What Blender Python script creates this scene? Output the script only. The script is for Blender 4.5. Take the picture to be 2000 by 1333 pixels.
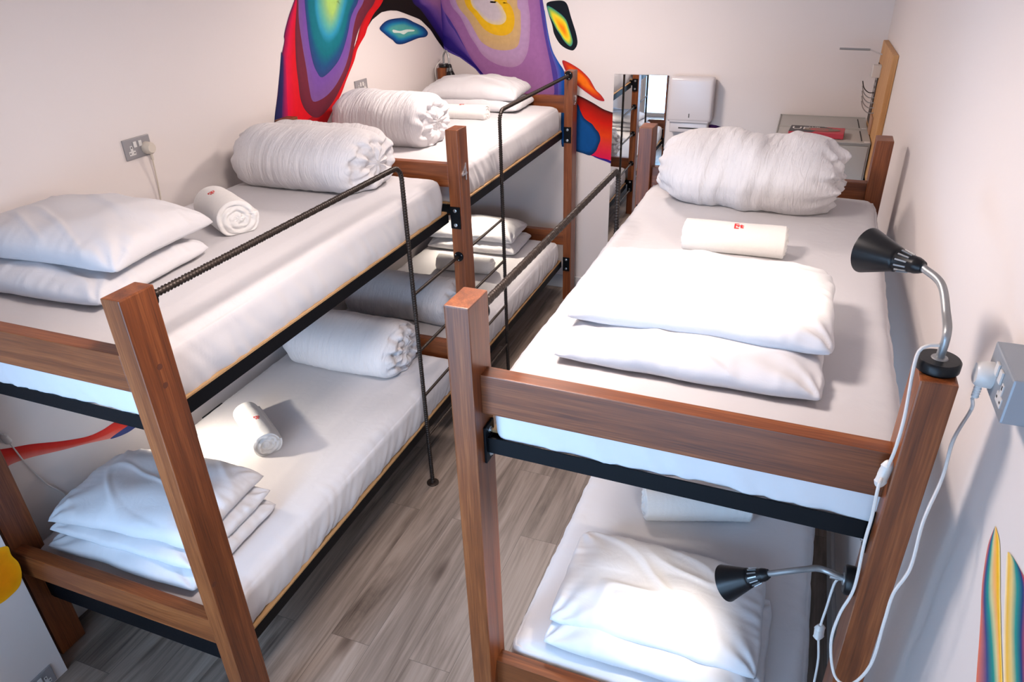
import bpy, bmesh, math, random
from math import sin, cos, pi, sqrt
from mathutils import Vector, Matrix, noise

random.seed(7)
SC = bpy.context.scene
for o in list(bpy.data.objects): bpy.data.objects.remove(o)
COL = SC.collection

# ------------------------------------------------------------------ camera
CAMP = dict(x=1.5132, y=-1.1351, z=2.5083, yaw=0.3825, pitch=-0.4998, roll=-0.0309, f=1385.413)
_cy, _sy = cos(CAMP['yaw']), sin(CAMP['yaw'])
_f = Vector((-_sy, _cy, 0)); _r = Vector((_cy, _sy, 0)); _u = Vector((0, 0, 1))
_cp, _sp = cos(CAMP['pitch']), sin(CAMP['pitch'])
CF = _f * _cp + _u * _sp
_U = -_f * _sp + _u * _cp
_cr, _sr = cos(CAMP['roll']), sin(CAMP['roll'])
CR = _r * _cr + _U * _sr
CU = -_r * _sr + _U * _cr
CC = Vector((CAMP['x'], CAMP['y'], CAMP['z']))
cam_d = bpy.data.cameras.new('camera'); cam = bpy.data.objects.new('camera', cam_d); COL.objects.link(cam)
cam_d.sensor_width = 36; cam_d.sensor_fit = 'HORIZONTAL'; cam_d.lens = CAMP['f'] * 36 / 2000
cam_d.clip_start = 0.02
M = Matrix((CR, CU, -CF)).transposed().to_4x4(); M.translation = CC
cam.matrix_world = M
SC.camera = cam


def at(px, py, ax, val):
    """the place on the plane <ax> = val that the photograph shows at pixel (px, py)"""
    d = CF + CR * ((px - 1000) / CAMP['f']) + CU * ((666.5 - py) / CAMP['f'])
    i = 'xyz'.index(ax)
    return CC + d * ((val - CC[i]) / d[i])


# ------------------------------------------------------------------ exposure, world, big lights
SC.view_settings.view_transform = 'Standard'
SC.view_settings.look = 'None'
SC.view_settings.exposure = 0.53
SC.view_settings.gamma = 1.0
SC.view_settings.use_curve_mapping = False
world = bpy.data.worlds.new('world'); SC.world = world; world.use_nodes = True
bg = world.node_tree.nodes['Background']
bg.inputs[0].default_value = (0.42, 0.67, 1.0, 1); bg.inputs[1].default_value = 4.6


def area(name, loc, rot, sx, sy, power, col):
    l = bpy.data.lights.new(name, 'AREA'); l.shape = 'RECTANGLE'; l.size = sx; l.size_y = sy
    l.energy = power; l.color = col
    o = bpy.data.objects.new(name, l); COL.objects.link(o); o.location = loc; o.rotation_euler = rot
    return o


# room limits
XL, XR, YB, YF, ZC = -1.115, 1.965, 4.17, -1.32, 2.78
WIN = dict(x0=-0.66, x1=1.75, z0=0.34, z1=1.95)
day = area('daylight', (-0.60, YF - 0.62, 1.75), (0, 0, 0), 1.5, 1.1, 100, (0.40, 0.66, 1.0))
day.rotation_euler = Vector((0.84, 0.55, -0.34)).to_track_quat('-Z', 'Y').to_euler()
portal = area('window_portal', ((WIN['x0'] + WIN['x1']) / 2, YF - 0.02, (WIN['z0'] + WIN['z1']) / 2), (pi / 2, 0, 0), WIN['x1'] - WIN['x0'], WIN['z1'] - WIN['z0'], 1, (1, 1, 1))
portal.data.cycles.is_portal = True
CEIL = [(0.66, 0.50), (0.15, 2.85)]
for cx_, cy_ in CEIL:
    area('ceiling_lamp', (cx_, cy_, ZC - 0.075), (0, 0, 0), 0.36, 0.36, 24 if cy_ < 1 else 27, (1.0, 0.85, 0.775))

# ------------------------------------------------------------------ material helpers
MATS = {}


def newmat(name):
    m = bpy.data.materials.new(name); m.use_nodes = True
    nt = m.node_tree
    b = nt.nodes['Principled BSDF']
    MATS[name] = m
    return m, nt, b


def node(nt, t, **kw):
    n = nt.nodes.new(t)
    for k, v in kw.items():
        if k.startswith('i_'):
            n.inputs[k[2:].replace('_', ' ')].default_value = v
        else:
            setattr(n, k, v)
    return n


def ramp(nt, stops):
    n = nt.nodes.new('ShaderNodeValToRGB')
    e = n.color_ramp.elements
    while len(e) > 1: e.remove(e[-1])
    e[0].position = stops[0][0]; e[0].color = (*stops[0][1], 1)
    for p, c in stops[1:]:
        x = e.new(p); x.color = (*c, 1)
    return n


def simple(name, col, rough=0.5, metal=0.0, bump=0.0, bscale=200, emit=None, coat=0.0):
    m, nt, b = newmat(name)
    b.inputs['Base Color'].default_value = (*col, 1)
    b.inputs['Roughness'].default_value = rough
    b.inputs['Metallic'].default_value = metal
    b.inputs['Coat Weight'].default_value = coat
    tc = node(nt, 'ShaderNodeTexCoord')
    nz = node(nt, 'ShaderNodeTexNoise'); nz.inputs['Scale'].default_value = bscale; nz.inputs['Detail'].default_value = 3
    nt.links.new(tc.outputs['Object'], nz.inputs['Vector'])
    if bump:
        bp = node(nt, 'ShaderNodeBump'); bp.inputs['Strength'].default_value = bump; bp.inputs['Distance'].default_value = 0.002
        nt.links.new(nz.outputs['Fac'], bp.inputs['Height']); nt.links.new(bp.outputs['Normal'], b.inputs['Normal'])
    mr = node(nt, 'ShaderNodeMapRange'); mr.inputs[3].default_value = max(0, rough - 0.06); mr.inputs[4].default_value = min(1, rough + 0.06)
    nt.links.new(nz.outputs['Fac'], mr.inputs[0]); nt.links.new(mr.outputs[0], b.inputs['Roughness'])
    if emit:
        b.inputs['Emission Color'].default_value = (*emit[0], 1); b.inputs['Emission Strength'].default_value = emit[1]
    return m


def wood(name, axis, dark, mid, light, rough=0.38):
    m, nt, b = newmat(name)
    tc = node(nt, 'ShaderNodeTexCoord'); oi = node(nt, 'ShaderNodeObjectInfo')
    add = node(nt, 'ShaderNodeVectorMath', operation='ADD')
    mul = node(nt, 'ShaderNodeVectorMath', operation='SCALE'); mul.inputs['Scale'].default_value = 1.0
    cmb = node(nt, 'ShaderNodeCombineXYZ')
    rs = node(nt, 'ShaderNodeMath', operation='MULTIPLY'); rs.inputs[1].default_value = 37.0
    nt.links.new(oi.outputs['Random'], rs.inputs[0])
    for i in range(3): nt.links.new(rs.outputs[0], cmb.inputs[i])
    nt.links.new(tc.outputs['Object'], add.inputs[0]); nt.links.new(cmb.outputs[0], add.inputs[1])
    mp = node(nt, 'ShaderNodeMapping')
    sc = [15, 15, 15]; sc['xyz'.index(axis)] = 0.55
    mp.inputs['Scale'].default_value = sc
    nt.links.new(add.outputs[0], mp.inputs['Vector'])
    nz = node(nt, 'ShaderNodeTexNoise'); nz.inputs['Scale'].default_value = 1.6; nz.inputs['Detail'].default_value = 6; nz.inputs['Distortion'].default_value = 0.6
    nt.links.new(mp.outputs[0], nz.inputs['Vector'])
    mp2 = node(nt, 'ShaderNodeMapping')
    sc = [170, 170, 170]; sc['xyz'.index(axis)] = 5
    mp2.inputs['Scale'].default_value = sc
    nt.links.new(add.outputs[0], mp2.inputs['Vector'])
    n2 = node(nt, 'ShaderNodeTexNoise'); n2.inputs['Scale'].default_value = 1.5; n2.inputs['Detail'].default_value = 4
    nt.links.new(mp2.outputs[0], n2.inputs['Vector'])
    r = ramp(nt, [(0.34, dark), (0.5, mid), (0.66, light)])
    mx = node(nt, 'ShaderNodeMix', data_type='FLOAT'); mx.inputs[0].default_value = 0.40
    nt.links.new(nz.outputs['Fac'], mx.inputs[2]); nt.links.new(n2.outputs['Fac'], mx.inputs[3])
    nt.links.new(mx.outputs[0], r.inputs['Fac'])
    nt.links.new(r.outputs['Color'], b.inputs['Base Color'])
    b.inputs['Roughness'].default_value = rough
    b.inputs['Specular IOR Level'].default_value = 0.45
    bp = node(nt, 'ShaderNodeBump'); bp.inputs['Strength'].default_value = 0.12; bp.inputs['Distance'].default_value = 0.001
    nt.links.new(n2.outputs['Fac'], bp.inputs['Height']); nt.links.new(bp.outputs['Normal'], b.inputs['Normal'])
    return m


def cloth(name, col, rough=0.85, wscale=900, bump=0.15, soft=0.35, stretch=(1, 1, 1), dist=0.006):
    m, nt, b = newmat(name)
    b.inputs['Base Color'].default_value = (*col, 1)
    b.inputs['Roughness'].default_value = rough
    b.inputs['Sheen Weight'].default_value = 0.08
    b.inputs['Specular IOR Level'].default_value = 0.2
    tc = node(nt, 'ShaderNodeTexCoord')
    a = node(nt, 'ShaderNodeTexNoise'); a.inputs['Scale'].default_value = wscale; a.inputs['Detail'].default_value = 2
    c = node(nt, 'ShaderNodeTexNoise'); c.inputs['Scale'].default_value = 14; c.inputs['Detail'].default_value = 5; c.inputs['Distortion'].default_value = 1.2
    nt.links.new(tc.outputs['Object'], a.inputs['Vector']); cm = node(nt, 'ShaderNodeMapping'); cm.inputs['Scale'].default_value = stretch
    nt.links.new(tc.outputs['Object'], cm.inputs['Vector']); nt.links.new(cm.outputs[0], c.inputs['Vector'])
    b1 = node(nt, 'ShaderNodeBump'); b1.inputs['Strength'].default_value = bump; b1.inputs['Distance'].default_value = 0.001
    b2 = node(nt, 'ShaderNodeBump'); b2.inputs['Strength'].default_value = soft; b2.inputs['Distance'].default_value = dist
    nt.links.new(a.outputs['Fac'], b1.inputs['Height']); nt.links.new(c.outputs['Fac'], b2.inputs['Height'])
    nt.links.new(b1.outputs['Normal'], b2.inputs['Normal']); nt.links.new(b2.outputs['Normal'], b.inputs['Normal'])
    return m


WD, WM, WLt = (0.088, 0.023, 0.007), (0.172, 0.046, 0.012), (0.285, 0.090, 0.026)
wood_x = wood('stained_wood_along_x', 'x', WD, WM, WLt)
wood_z = wood('stained_wood_along_z', 'z', WD, WM, WLt)
ply = wood('plywood', 'y', (0.27, 0.15, 0.06), (0.36, 0.21, 0.09), (0.44, 0.27, 0.13), 0.6)
boardwood = wood('pale_board_wood', 'z', (0.40, 0.20, 0.08), (0.52, 0.27, 0.10), (0.60, 0.34, 0.14), 0.55)
steel = simple('black_painted_steel', (0.003, 0.0035, 0.005), 0.5)
steel.node_tree.nodes['Principled BSDF'].inputs['Specular IOR Level'].default_value = 0.14
rebar_m = simple('rusty_rebar_steel', (0.034, 0.024, 0.019), 0.42, 0.55, 0.3, 300)
bolt_m = simple('zinc_bolt', (0.62, 0.63, 0.65), 0.3, 1.0)
sheet_m = cloth('white_sheet', (0.565, 0.55, 0.565), soft=0.22)
pillow_m = cloth('white_pillowcase', (0.61, 0.60, 0.62), soft=0.3)
duvet_m = cloth('white_duvet_cover', (0.63, 0.61, 0.62), soft=0.6, stretch=(4.5, 0.8, 0.8), dist=0.010)
towel_m = cloth('white_terry_towel', (0.72, 0.70, 0.68), rough=0.95, wscale=420, bump=0.9, soft=0.5)
red_m = simple('red_print', (0.62, 0.03, 0.03), 0.7)
wall_m = simple('wall_paint', (0.70, 0.645, 0.625), 0.75, 0, 0.10, 90)
trim_m = simple('white_gloss_trim', (0.58, 0.57, 0.57), 0.4)
blackp = simple('black_enamel', (0.006, 0.006, 0.007), 0.36, 0.0)
blackp.node_tree.nodes['Principled BSDF'].inputs['Specular IOR Level'].default_value = 0.3
chrome = simple('satin_steel_hose', (0.34, 0.345, 0.35), 0.42, 0.7)
whitep = simple('white_plastic', (0.62, 0.60, 0.58), 0.35)
creamp = simple('cream_plastic', (0.60, 0.54, 0.46), 0.4)
greyp = simple('grey_metal_plate', (0.30, 0.29, 0.30), 0.4, 0.2)
greybox = simple('grey_metal_clad_box', (0.27, 0.30, 0.34), 0.38, 0.25)
locker_m = simple('pale_grey_locker_steel', (0.37, 0.36, 0.34), 0.5)
dark_m = simple('dark_gap', (0.03, 0.03, 0.03), 0.8)
disp_m = simple('dispenser_plastic', (0.58, 0.55, 0.56), 0.22)
bulb_m = simple('lit_bulb', (1, 0.9, 0.75), 0.4, emit=((1.0, 0.86, 0.70), 30))
panel_m = simple('lit_ceiling_diffuser', (1, 1, 1), 0.5, emit=((1.0, 0.92, 0.86), 2.0))
silver_m = simple('silver_number', (0.60, 0.60, 0.62), 0.25, 0.9)
tan_m = simple('tan_leather', (0.36, 0.20, 0.12), 0.6)
mirror_m = simple('mirror_silver', (0.93, 0.94, 0.94), 0.0, 1.0)
mirror_m.node_tree.nodes['Principled BSDF'].inputs['Roughness'].default_value = 0.0
for l in list(mirror_m.node_tree.links):
    if l.to_socket.name == 'Roughness': mirror_m.node_tree.links.remove(l)

# glass: thin window pane
gm, gnt, gb = newmat('window_glass')
gt = node(gnt, 'ShaderNodeBsdfTransparent'); gg = node(gnt, 'ShaderNodeBsdfGlossy'); gg.inputs['Roughness'].default_value = 0.02
gf = node(gnt, 'ShaderNodeFresnel'); gf.inputs[0].default_value = 1.45; gx = node(gnt, 'ShaderNodeMixShader')
gnt.links.new(gf.outputs[0], gx.inputs[0]); gnt.links.new(gt.outputs[0], gx.inputs[1]); gnt.links.new(gg.outputs[0], gx.inputs[2])
gnt.links.new(gx.outputs[0], gnt.nodes['Material Output'].inputs[0])

# floor: grey-brown oak planks along y
fm, nt, b = newmat('laminate_planks')
tc = node(nt, 'ShaderNodeTexCoord')
mp = node(nt, 'ShaderNodeMapping'); mp.inputs['Rotation'].default_value = (0, 0, pi / 2)
nt.links.new(tc.outputs['Object'], mp.inputs['Vector'])
bt = node(nt, 'ShaderNodeTexBrick'); bt.offset = 0.37
for k, v in (('Scale', 1.0), ('Mortar Size', 0.0009), ('Mortar Smooth', 0.2), ('Bias', 0.0), ('Brick Width', 1.28), ('Row Height', 0.185)):
    bt.inputs[k].default_value = v
bt.inputs['Color1'].default_value = (0, 0, 0, 1); bt.inputs['Color2'].default_value = (1, 1, 1, 1); bt.inputs['Mortar'].default_value = (0.5, 0.5, 0.5, 1)
nt.links.new(mp.outputs[0], bt.inputs['Vector'])
off = node(nt, 'ShaderNodeVectorMath', operation='SCALE'); off.inputs['Scale'].default_value = 7.0
nt.links.new(bt.outputs['Color'], off.inputs[0])
ad = node(nt, 'ShaderNodeVectorMath', operation='ADD')
nt.links.new(tc.outputs['Object'], ad.inputs[0]); nt.links.new(off.outputs[0], ad.inputs[1])
m1 = node(nt, 'ShaderNodeMapping'); m1.inputs['Scale'].default_value = (7, 0.62, 7); nt.links.new(ad.outputs[0], m1.inputs['Vector'])
g1 = node(nt, 'ShaderNodeTexNoise'); g1.inputs['Scale'].default_value = 1.3; g1.inputs['Detail'].default_value = 7; g1.inputs['Distortion'].default_value = 1.6; g1.inputs['Roughness'].default_value = 0.6
nt.links.new(m1.outputs[0], g1.inputs['Vector'])
m2 = node(nt, 'ShaderNodeMapping'); m2.inputs['Scale'].default_value = (120, 2.2, 60); nt.links.new(ad.outputs[0], m2.inputs['Vector'])
g2 = node(nt, 'ShaderNodeTexNoise'); g2.inputs['Scale'].default_value = 1.0; g2.inputs['Detail'].default_value = 3
nt.links.new(m2.outputs[0], g2.inputs['Vector'])
mx = node(nt, 'ShaderNodeMix', data_type='FLOAT'); mx.inputs[0].default_value = 0.20
nt.links.new(g1.outputs['Fac'], mx.inputs[2]); nt.links.new(g2.outputs['Fac'], mx.inputs[3])
fr = ramp(nt, [(0.30, (0.062, 0.043, 0.033)), (0.42, (0.155, 0.117, 0.094)), (0.55, (0.245, 0.192, 0.158)), (0.72, (0.33, 0.27, 0.232))])
nt.links.new(mx.outputs[0], fr.inputs['Fac'])
# knots
m3 = node(nt, 'ShaderNodeMapping'); m3.inputs['Scale'].default_value = (5.5, 2.1, 1); nt.links.new(ad.outputs[0], m3.inputs['Vector'])
vo = node(nt, 'ShaderNodeTexVoronoi'); vo.inputs['Scale'].default_value = 1.0; nt.links.new(m3.outputs[0], vo.inputs['Vector'])
kr = ramp(nt, [(0.0, (0.16, 0.12, 0.10)), (0.09, (0.50, 0.44, 0.42)), (0.22, (1, 1, 1))]); nt.links.new(vo.outputs['Distance'], kr.inputs['Fac'])
mm = node(nt, 'ShaderNodeMix', data_type='RGBA', blend_type='MULTIPLY'); mm.inputs[0].default_value = 0.8
nt.links.new(fr.outputs['Color'], mm.inputs[6]); nt.links.new(kr.outputs['Color'], mm.inputs[7])
seam = node(nt, 'ShaderNodeMix', data_type='RGBA'); seam.inputs[7].default_value = (0.07, 0.055, 0.045, 1)
nt.links.new(bt.outputs['Fac'], seam.inputs[0]); nt.links.new(mm.outputs[2], seam.inputs[6])
nt.links.new(seam.outputs[2], b.inputs['Base Color'])
b.inputs['Roughness'].default_value = 0.42
bp = node(nt, 'ShaderNodeBump'); bp.inputs['Strength'].default_value = 0.2; bp.inputs['Distance'].default_value = 0.001
nt.links.new(mx.outputs[0], bp.inputs['Height']); nt.links.new(bp.outputs['Normal'], b.inputs['Normal'])

# paint with its own colours stored on the mesh (mural)
pm, nt, b = newmat('mural_paint')
va = node(nt, 'ShaderNodeVertexColor'); va.layer_name = 'paint'
pn = node(nt, 'ShaderNodeTexNoise'); pn.inputs['Scale'].default_value = 30; pn.inputs['Detail'].default_value = 4
ptc = node(nt, 'ShaderNodeTexCoord'); nt.links.new(ptc.outputs['Object'], pn.inputs['Vector'])
hs = node(nt, 'ShaderNodeHueSaturation'); pmr = node(nt, 'ShaderNodeMapRange')
pmr.inputs[1].default_value = 0.3; pmr.inputs[2].default_value = 0.7; pmr.inputs[3].default_value = 0.95; pmr.inputs[4].default_value = 1.05
nt.links.new(pn.outputs['Fac'], pmr.inputs[0]); nt.links.new(pmr.outputs[0], hs.inputs['Value'])
nt.links.new(va.outputs['Color'], hs.inputs['Color']); nt.links.new(hs.outputs['Color'], b.inputs['Base Color'])
b.inputs['Roughness'].default_value = 0.6
b.inputs['Specular IOR Level'].default_value = 0.15

# ------------------------------------------------------------------ mesh helpers


def link(name, me, mat, parent=None, smooth=False, M=None):
    sharp = name not in ('rolled_duvet', 'rolled_towel', 'pillow', 'fitted_sheet', 'guard_rail', 'flexible_neck')
    o = bpy.data.objects.new(name, me); COL.objects.link(o)
    if mat is not None:
        for m_ in (mat if isinstance(mat, (list, tuple)) else [mat]): me.materials.append(m_)
    if smooth:
        for p in me.polygons: p.use_smooth = True
        if sharp: me.set_sharp_from_angle(angle=0.7)
    if parent is not None: o.parent = parent
    if M is not None: o.matrix_local = M
    return o


def from_bm(name, bm, mat, parent=None, smooth=False, M=None):
    bmesh.ops.recalc_face_normals(bm, faces=bm.faces)
    me = bpy.data.meshes.new(name); bm.to_mesh(me); bm.free()
    return link(name, me, mat, parent, smooth, M)


def tag(o, label, cat, group=None, kind=None):
    if label: o['label'] = label
    if cat: o['category'] = cat
    if group: o['group'] = group
    if kind: o['kind'] = kind
    return o


def thing(name, label, cat, loc=(0, 0, 0), rz=0, group=None):
    o = bpy.data.objects.new(name, None); COL.objects.link(o); o.empty_display_size = 0.05
    o.location = loc; o.rotation_euler = (0, 0, rz)
    return tag(o, label, cat, group)


def box(bm, x0, x1, y0, y1, z0, z1, bev=0.0, seg=2, mi=0):
    vs = [bm.verts.new((x, y, z)) for z in (z0, z1) for y in (y0, y1) for x in (x0, x1)]
    fs = [bm.faces.new([vs[i] for i in q]) for q in ((0, 2, 3, 1), (4, 5, 7, 6), (0, 1, 5, 4), (2, 6, 7, 3), (0, 4, 6, 2), (1, 3, 7, 5))]
    for f in fs: f.material_index = mi
    if bev:
        es = list({e for f in fs for e in f.edges})
        bmesh.ops.bevel(bm, geom=es, offset=bev, segments=seg, profile=0.6, affect='EDGES', clamp_overlap=True)


def boxo(name, dims, mat, parent=None, bev=0.003, M=None, smooth=False):
    bm = bmesh.new(); box(bm, *dims, bev=bev)
    return from_bm(name, bm, mat, parent, smooth, M)


def cyl(bm, p0, p1, r0, r1=None, n=20, cap=True):
    r1 = r0 if r1 is None else r1
    p0 = Vector(p0); p1 = Vector(p1); d = (p1 - p0).normalized()
    a = d.orthogonal().normalized(); b_ = d.cross(a)
    A = [bm.verts.new(p0 + (a * cos(2 * pi * i / n) + b_ * sin(2 * pi * i / n)) * r0) for i in range(n)]
    B = [bm.verts.new(p1 + (a * cos(2 * pi * i / n) + b_ * sin(2 * pi * i / n)) * r1) for i in range(n)]
    for i in range(n): bm.faces.new((A[i], A[(i + 1) % n], B[(i + 1) % n], B[i]))
    if cap: bm.faces.new(A[::-1]); bm.faces.new(B)


def lathe(bm, p0, d, prof, n=32):
    """prof: list of (distance along d, radius)"""
    d = Vector(d).normalized(); a = d.orthogonal().normalized(); b_ = d.cross(a); p0 = Vector(p0)
    rings = []
    for t, r in prof:
        rings.append([bm.verts.new(p0 + d * t + (a * cos(2 * pi * i / n) + b_ * sin(2 * pi * i / n)) * max(r, 1e-5)) for i in range(n)])
    for A, B in zip(rings, rings[1:]):
        for i in range(n): bm.faces.new((A[i], A[(i + 1) % n], B[(i + 1) % n], B[i]))
    return rings


def catmull(P, per=12):
    P = [Vector(p) for p in P]
    Q = [P[0] * 2 - P[1]] + P + [P[-1] * 2 - P[-2]]
    out = []
    for i in range(1, len(Q) - 2):
        for k in range(per):
            t = k / per
            a, b_, c, d = Q[i - 1], Q[i], Q[i + 1], Q[i + 2]
            out.append(0.5 * ((2 * b_) + (c - a) * t + (2 * a - 5 * b_ + 4 * c - d) * t * t + (3 * b_ - 3 * c + d - a) * t ** 3))
    out.append(P[-1])
    return out


def resample(P, step):
    out = [P[0].copy()]; acc = 0.0
    for a, b_ in zip(P, P[1:]):
        L = (b_ - a).length
        while acc + L >= step:
            t = (step - acc) / L
            a = a.lerp(b_, t); L = (b_ - a).length; acc = 0.0
            out.append(a.copy())
        acc += L
    out.append(P[-1].copy())
    return out


def tube(bm, P, r, n=10, rad=None, cap=True):
    """rad(i, angle, dist) -> radius, for ribs"""
    P = [Vector(p) for p in P]
    T = []
    for i in range(len(P)):
        T.append((P[min(i + 1, len(P) - 1)] - P[max(i - 1, 0)]).normalized())
    a = T[0].orthogonal().normalized(); rings = []; dist = 0
    for i, p in enumerate(P):
        if i: dist += (p - P[i - 1]).length
        a = (a - T[i] * a.dot(T[i])).normalized(); b_ = T[i].cross(a)
        ring = []
        for k in range(n):
            an = 2 * pi * k / n
            rr = r if rad is None else rad(i, an, dist)
            ring.append(bm.verts.new(p + (a * cos(an) + b_ * sin(an)) * rr))
        rings.append(ring)
    for A, B in zip(rings, rings[1:]):
        for k in range(n): bm.faces.new((A[k], A[(k + 1) % n], B[(k + 1) % n], B[k]))
    if cap: bm.faces.new(rings[0][::-1]); bm.faces.new(rings[-1])


# ------------------------------------------------------------------ the room


def struct(name, bm, mat):
    o = from_bm(name, bm, mat); o['kind'] = 'structure'; return o


bm = bmesh.new(); box(bm, XL - 0.1, XR + 0.1, YF - 0.1, YB + 0.1, -0.1, 0); struct('floor', bm, fm)
bm = bmesh.new(); box(bm, XL - 0.1, XR + 0.1, YF - 0.1, YB + 0.1, ZC, ZC + 0.1); struct('ceiling', bm, wall_m)
bm = bmesh.new(); box(bm, XL - 0.1, XL, YF, YB, 0, ZC); struct('wall_left', bm, wall_m)
bm = bmesh.new(); box(bm, XR, XR + 0.1, YF, YB, 0, ZC); struct('wall_right', bm, wall_m)
bm = bmesh.new(); box(bm, XL - 0.1, XR + 0.1, YB, YB + 0.1, 0, ZC); struct('wall_back', bm, wall_m)
bm = bmesh.new()
w = WIN
box(bm, XL - 0.1, w['x0'], YF - 0.1, YF, 0, ZC); box(bm, w['x1'], XR + 0.1, YF - 0.1, YF, 0, ZC)
box(bm, w['x0'], w['x1'], YF - 0.1, YF, 0, w['z0']); box(bm, w['x0'], w['x1'], YF - 0.1, YF, w['z1'], ZC)
struct('wall_front', bm, wall_m)
# window
bm = bmesh.new(); t_ = 0.05
box(bm, w['x0'], w['x1'], YF - 0.09, YF - 0.04, w['z0'], w['z0'] + t_); box(bm, w['x0'], w['x1'], YF - 0.09, YF - 0.04, w['z1'] - t_, w['z1'])
for xx in (w['x0'], (w['x0'] + w['x1']) / 2 - t_ / 2, w['x1'] - t_):
    box(bm, xx, xx + t_, YF - 0.09, YF - 0.04, w['z0'] + t_, w['z1'] - t_)
win = struct('window_1', bm, trim_m)
bm = bmesh.new(); box(bm, w['x0'] + t_, w['x1'] - t_, YF - 0.068, YF - 0.062, w['z0'] + t_, w['z1'] - t_)
from_bm('pane', bm, gm, win)
bm = bmesh.new(); box(bm, w['x0'] - 0.05, w['x1'] + 0.05, YF - 0.04, YF + 0.08, w['z0'] - 0.03, w['z0'], 0.004)
from_bm('window_sill', bm, trim_m, win)
# boxed-in pier by the foot of the near left bunk
PX, PY = at(0, 1045, 'y', -0.045).x, -0.045
bm = bmesh.new(); box(bm, XL, PX, YF, PY, 0, ZC); struct('wall_pier', bm, wall_m)


def skirting(name, x0, x1, y0, y1, axis, side):
    bm = bmesh.new(); h = 0.11; d = 0.016
    if axis == 'y':
        xa, xb = (x0, x0 + d) if side > 0 else (x0 - d, x0)
        box(bm, xa, xb, y0, y1, 0, h, 0.004)
    else:
        box(bm, x0, x1, y0 - d, y0, 0, h, 0.004)
    return struct(name, bm, trim_m)


skirting('baseboard_left', XL, 0, PY, YB - 0.017, 'y', 1)
skirting('baseboard_right', XR, 0, YF, YB - 0.017, 'y', -1)
skirting('baseboard_back', XL, XR, YB, 0, 'x', -1)

# ------------------------------------------------------------------ bunk beds
FPX, FPY = 0.065, 0.113        # post section
LF, FH = 'L', 1.771


def bracket(parent, p, nrm, h=0.115, wd=0.05):
    """steel plate screwed on a post face; p = centre on the face, nrm = 'x+','x-','y+','y-'"""
    t = 0.007
    s = 1 if nrm[1] == '+' else -1
    bm = bmesh.new(); x, y, z = p
    if nrm[0] == 'y':
        ya, yb = sorted((y, y + s * t)); box(bm, x - wd / 2, x + wd / 2, ya, yb, z - h / 2, z + h / 2, 0.0015)
    else:
        xa, xb = sorted((x, x + s * t)); box(bm, xa, xb, y - wd / 2, y + wd / 2, z - h / 2, z + h / 2, 0.0015)
    o = from_bm('bracket', bm, steel, parent)
    d = Vector((s, 0, 0)) if nrm[0] == 'x' else Vector((0, s, 0))
    for dz in (-0.038, 0.038):
        bm = bmesh.new(); q = Vector(p) + Vector((0, 0, dz)) + d * t
        lathe(bm, q, d, [(0, 0.0095), (0.002, 0.0095), (0.003, 0.0065), (0.006, 0.0065), (0.0065, 0.0)], 12)
        from_bm('bolt', bm, bolt_m, o, True)
    return o


def steel_frame(parent, x0, x1, y0, y1, z, name='metal_frame'):
    """angle-iron rectangle; z = top of the upright flange"""
    bm = bmesh.new(); h, t, fl = 0.048, 0.005, 0.04
    box(bm, x0, x0 + t, y0, y1, z - h, z); box(bm, x1 - t, x1, y0, y1, z - h, z)
    box(bm, x0, x1, y0, y0 + t, z - h, z); box(bm, x0, x1, y1 - t, y1, z - h, z)
    box(bm, x0 + t, x0 + fl, y0 + t, y1 - t, z - 0.014, z - 0.009); box(bm, x1 - fl, x1 - t, y0 + t, y1 - t, z - 0.014, z - 0.009)
    for k in range(1, 4):
        yy = y0 + (y1 - y0) * k / 4
        box(bm, x0 + t, x1 - t, yy - 0.015, yy + 0.015, z - 0.014, z - 0.009)
    return from_bm(name, bm, steel, parent)


def rib(P_len_step):
    def f(i, an, dist):
        base = 0.0092
        ph = dist / 0.0125 * 2 * pi
        s1 = max(0.0, sin(ph + 1.0 * sin(an)))
        longi = max(0, abs(cos(an)) - 0.965) * 0.03
        return base + 0.0032 * s1 ** 1.5 * min(1, abs(sin(an)) * 2.2) + longi
    return f


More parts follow.
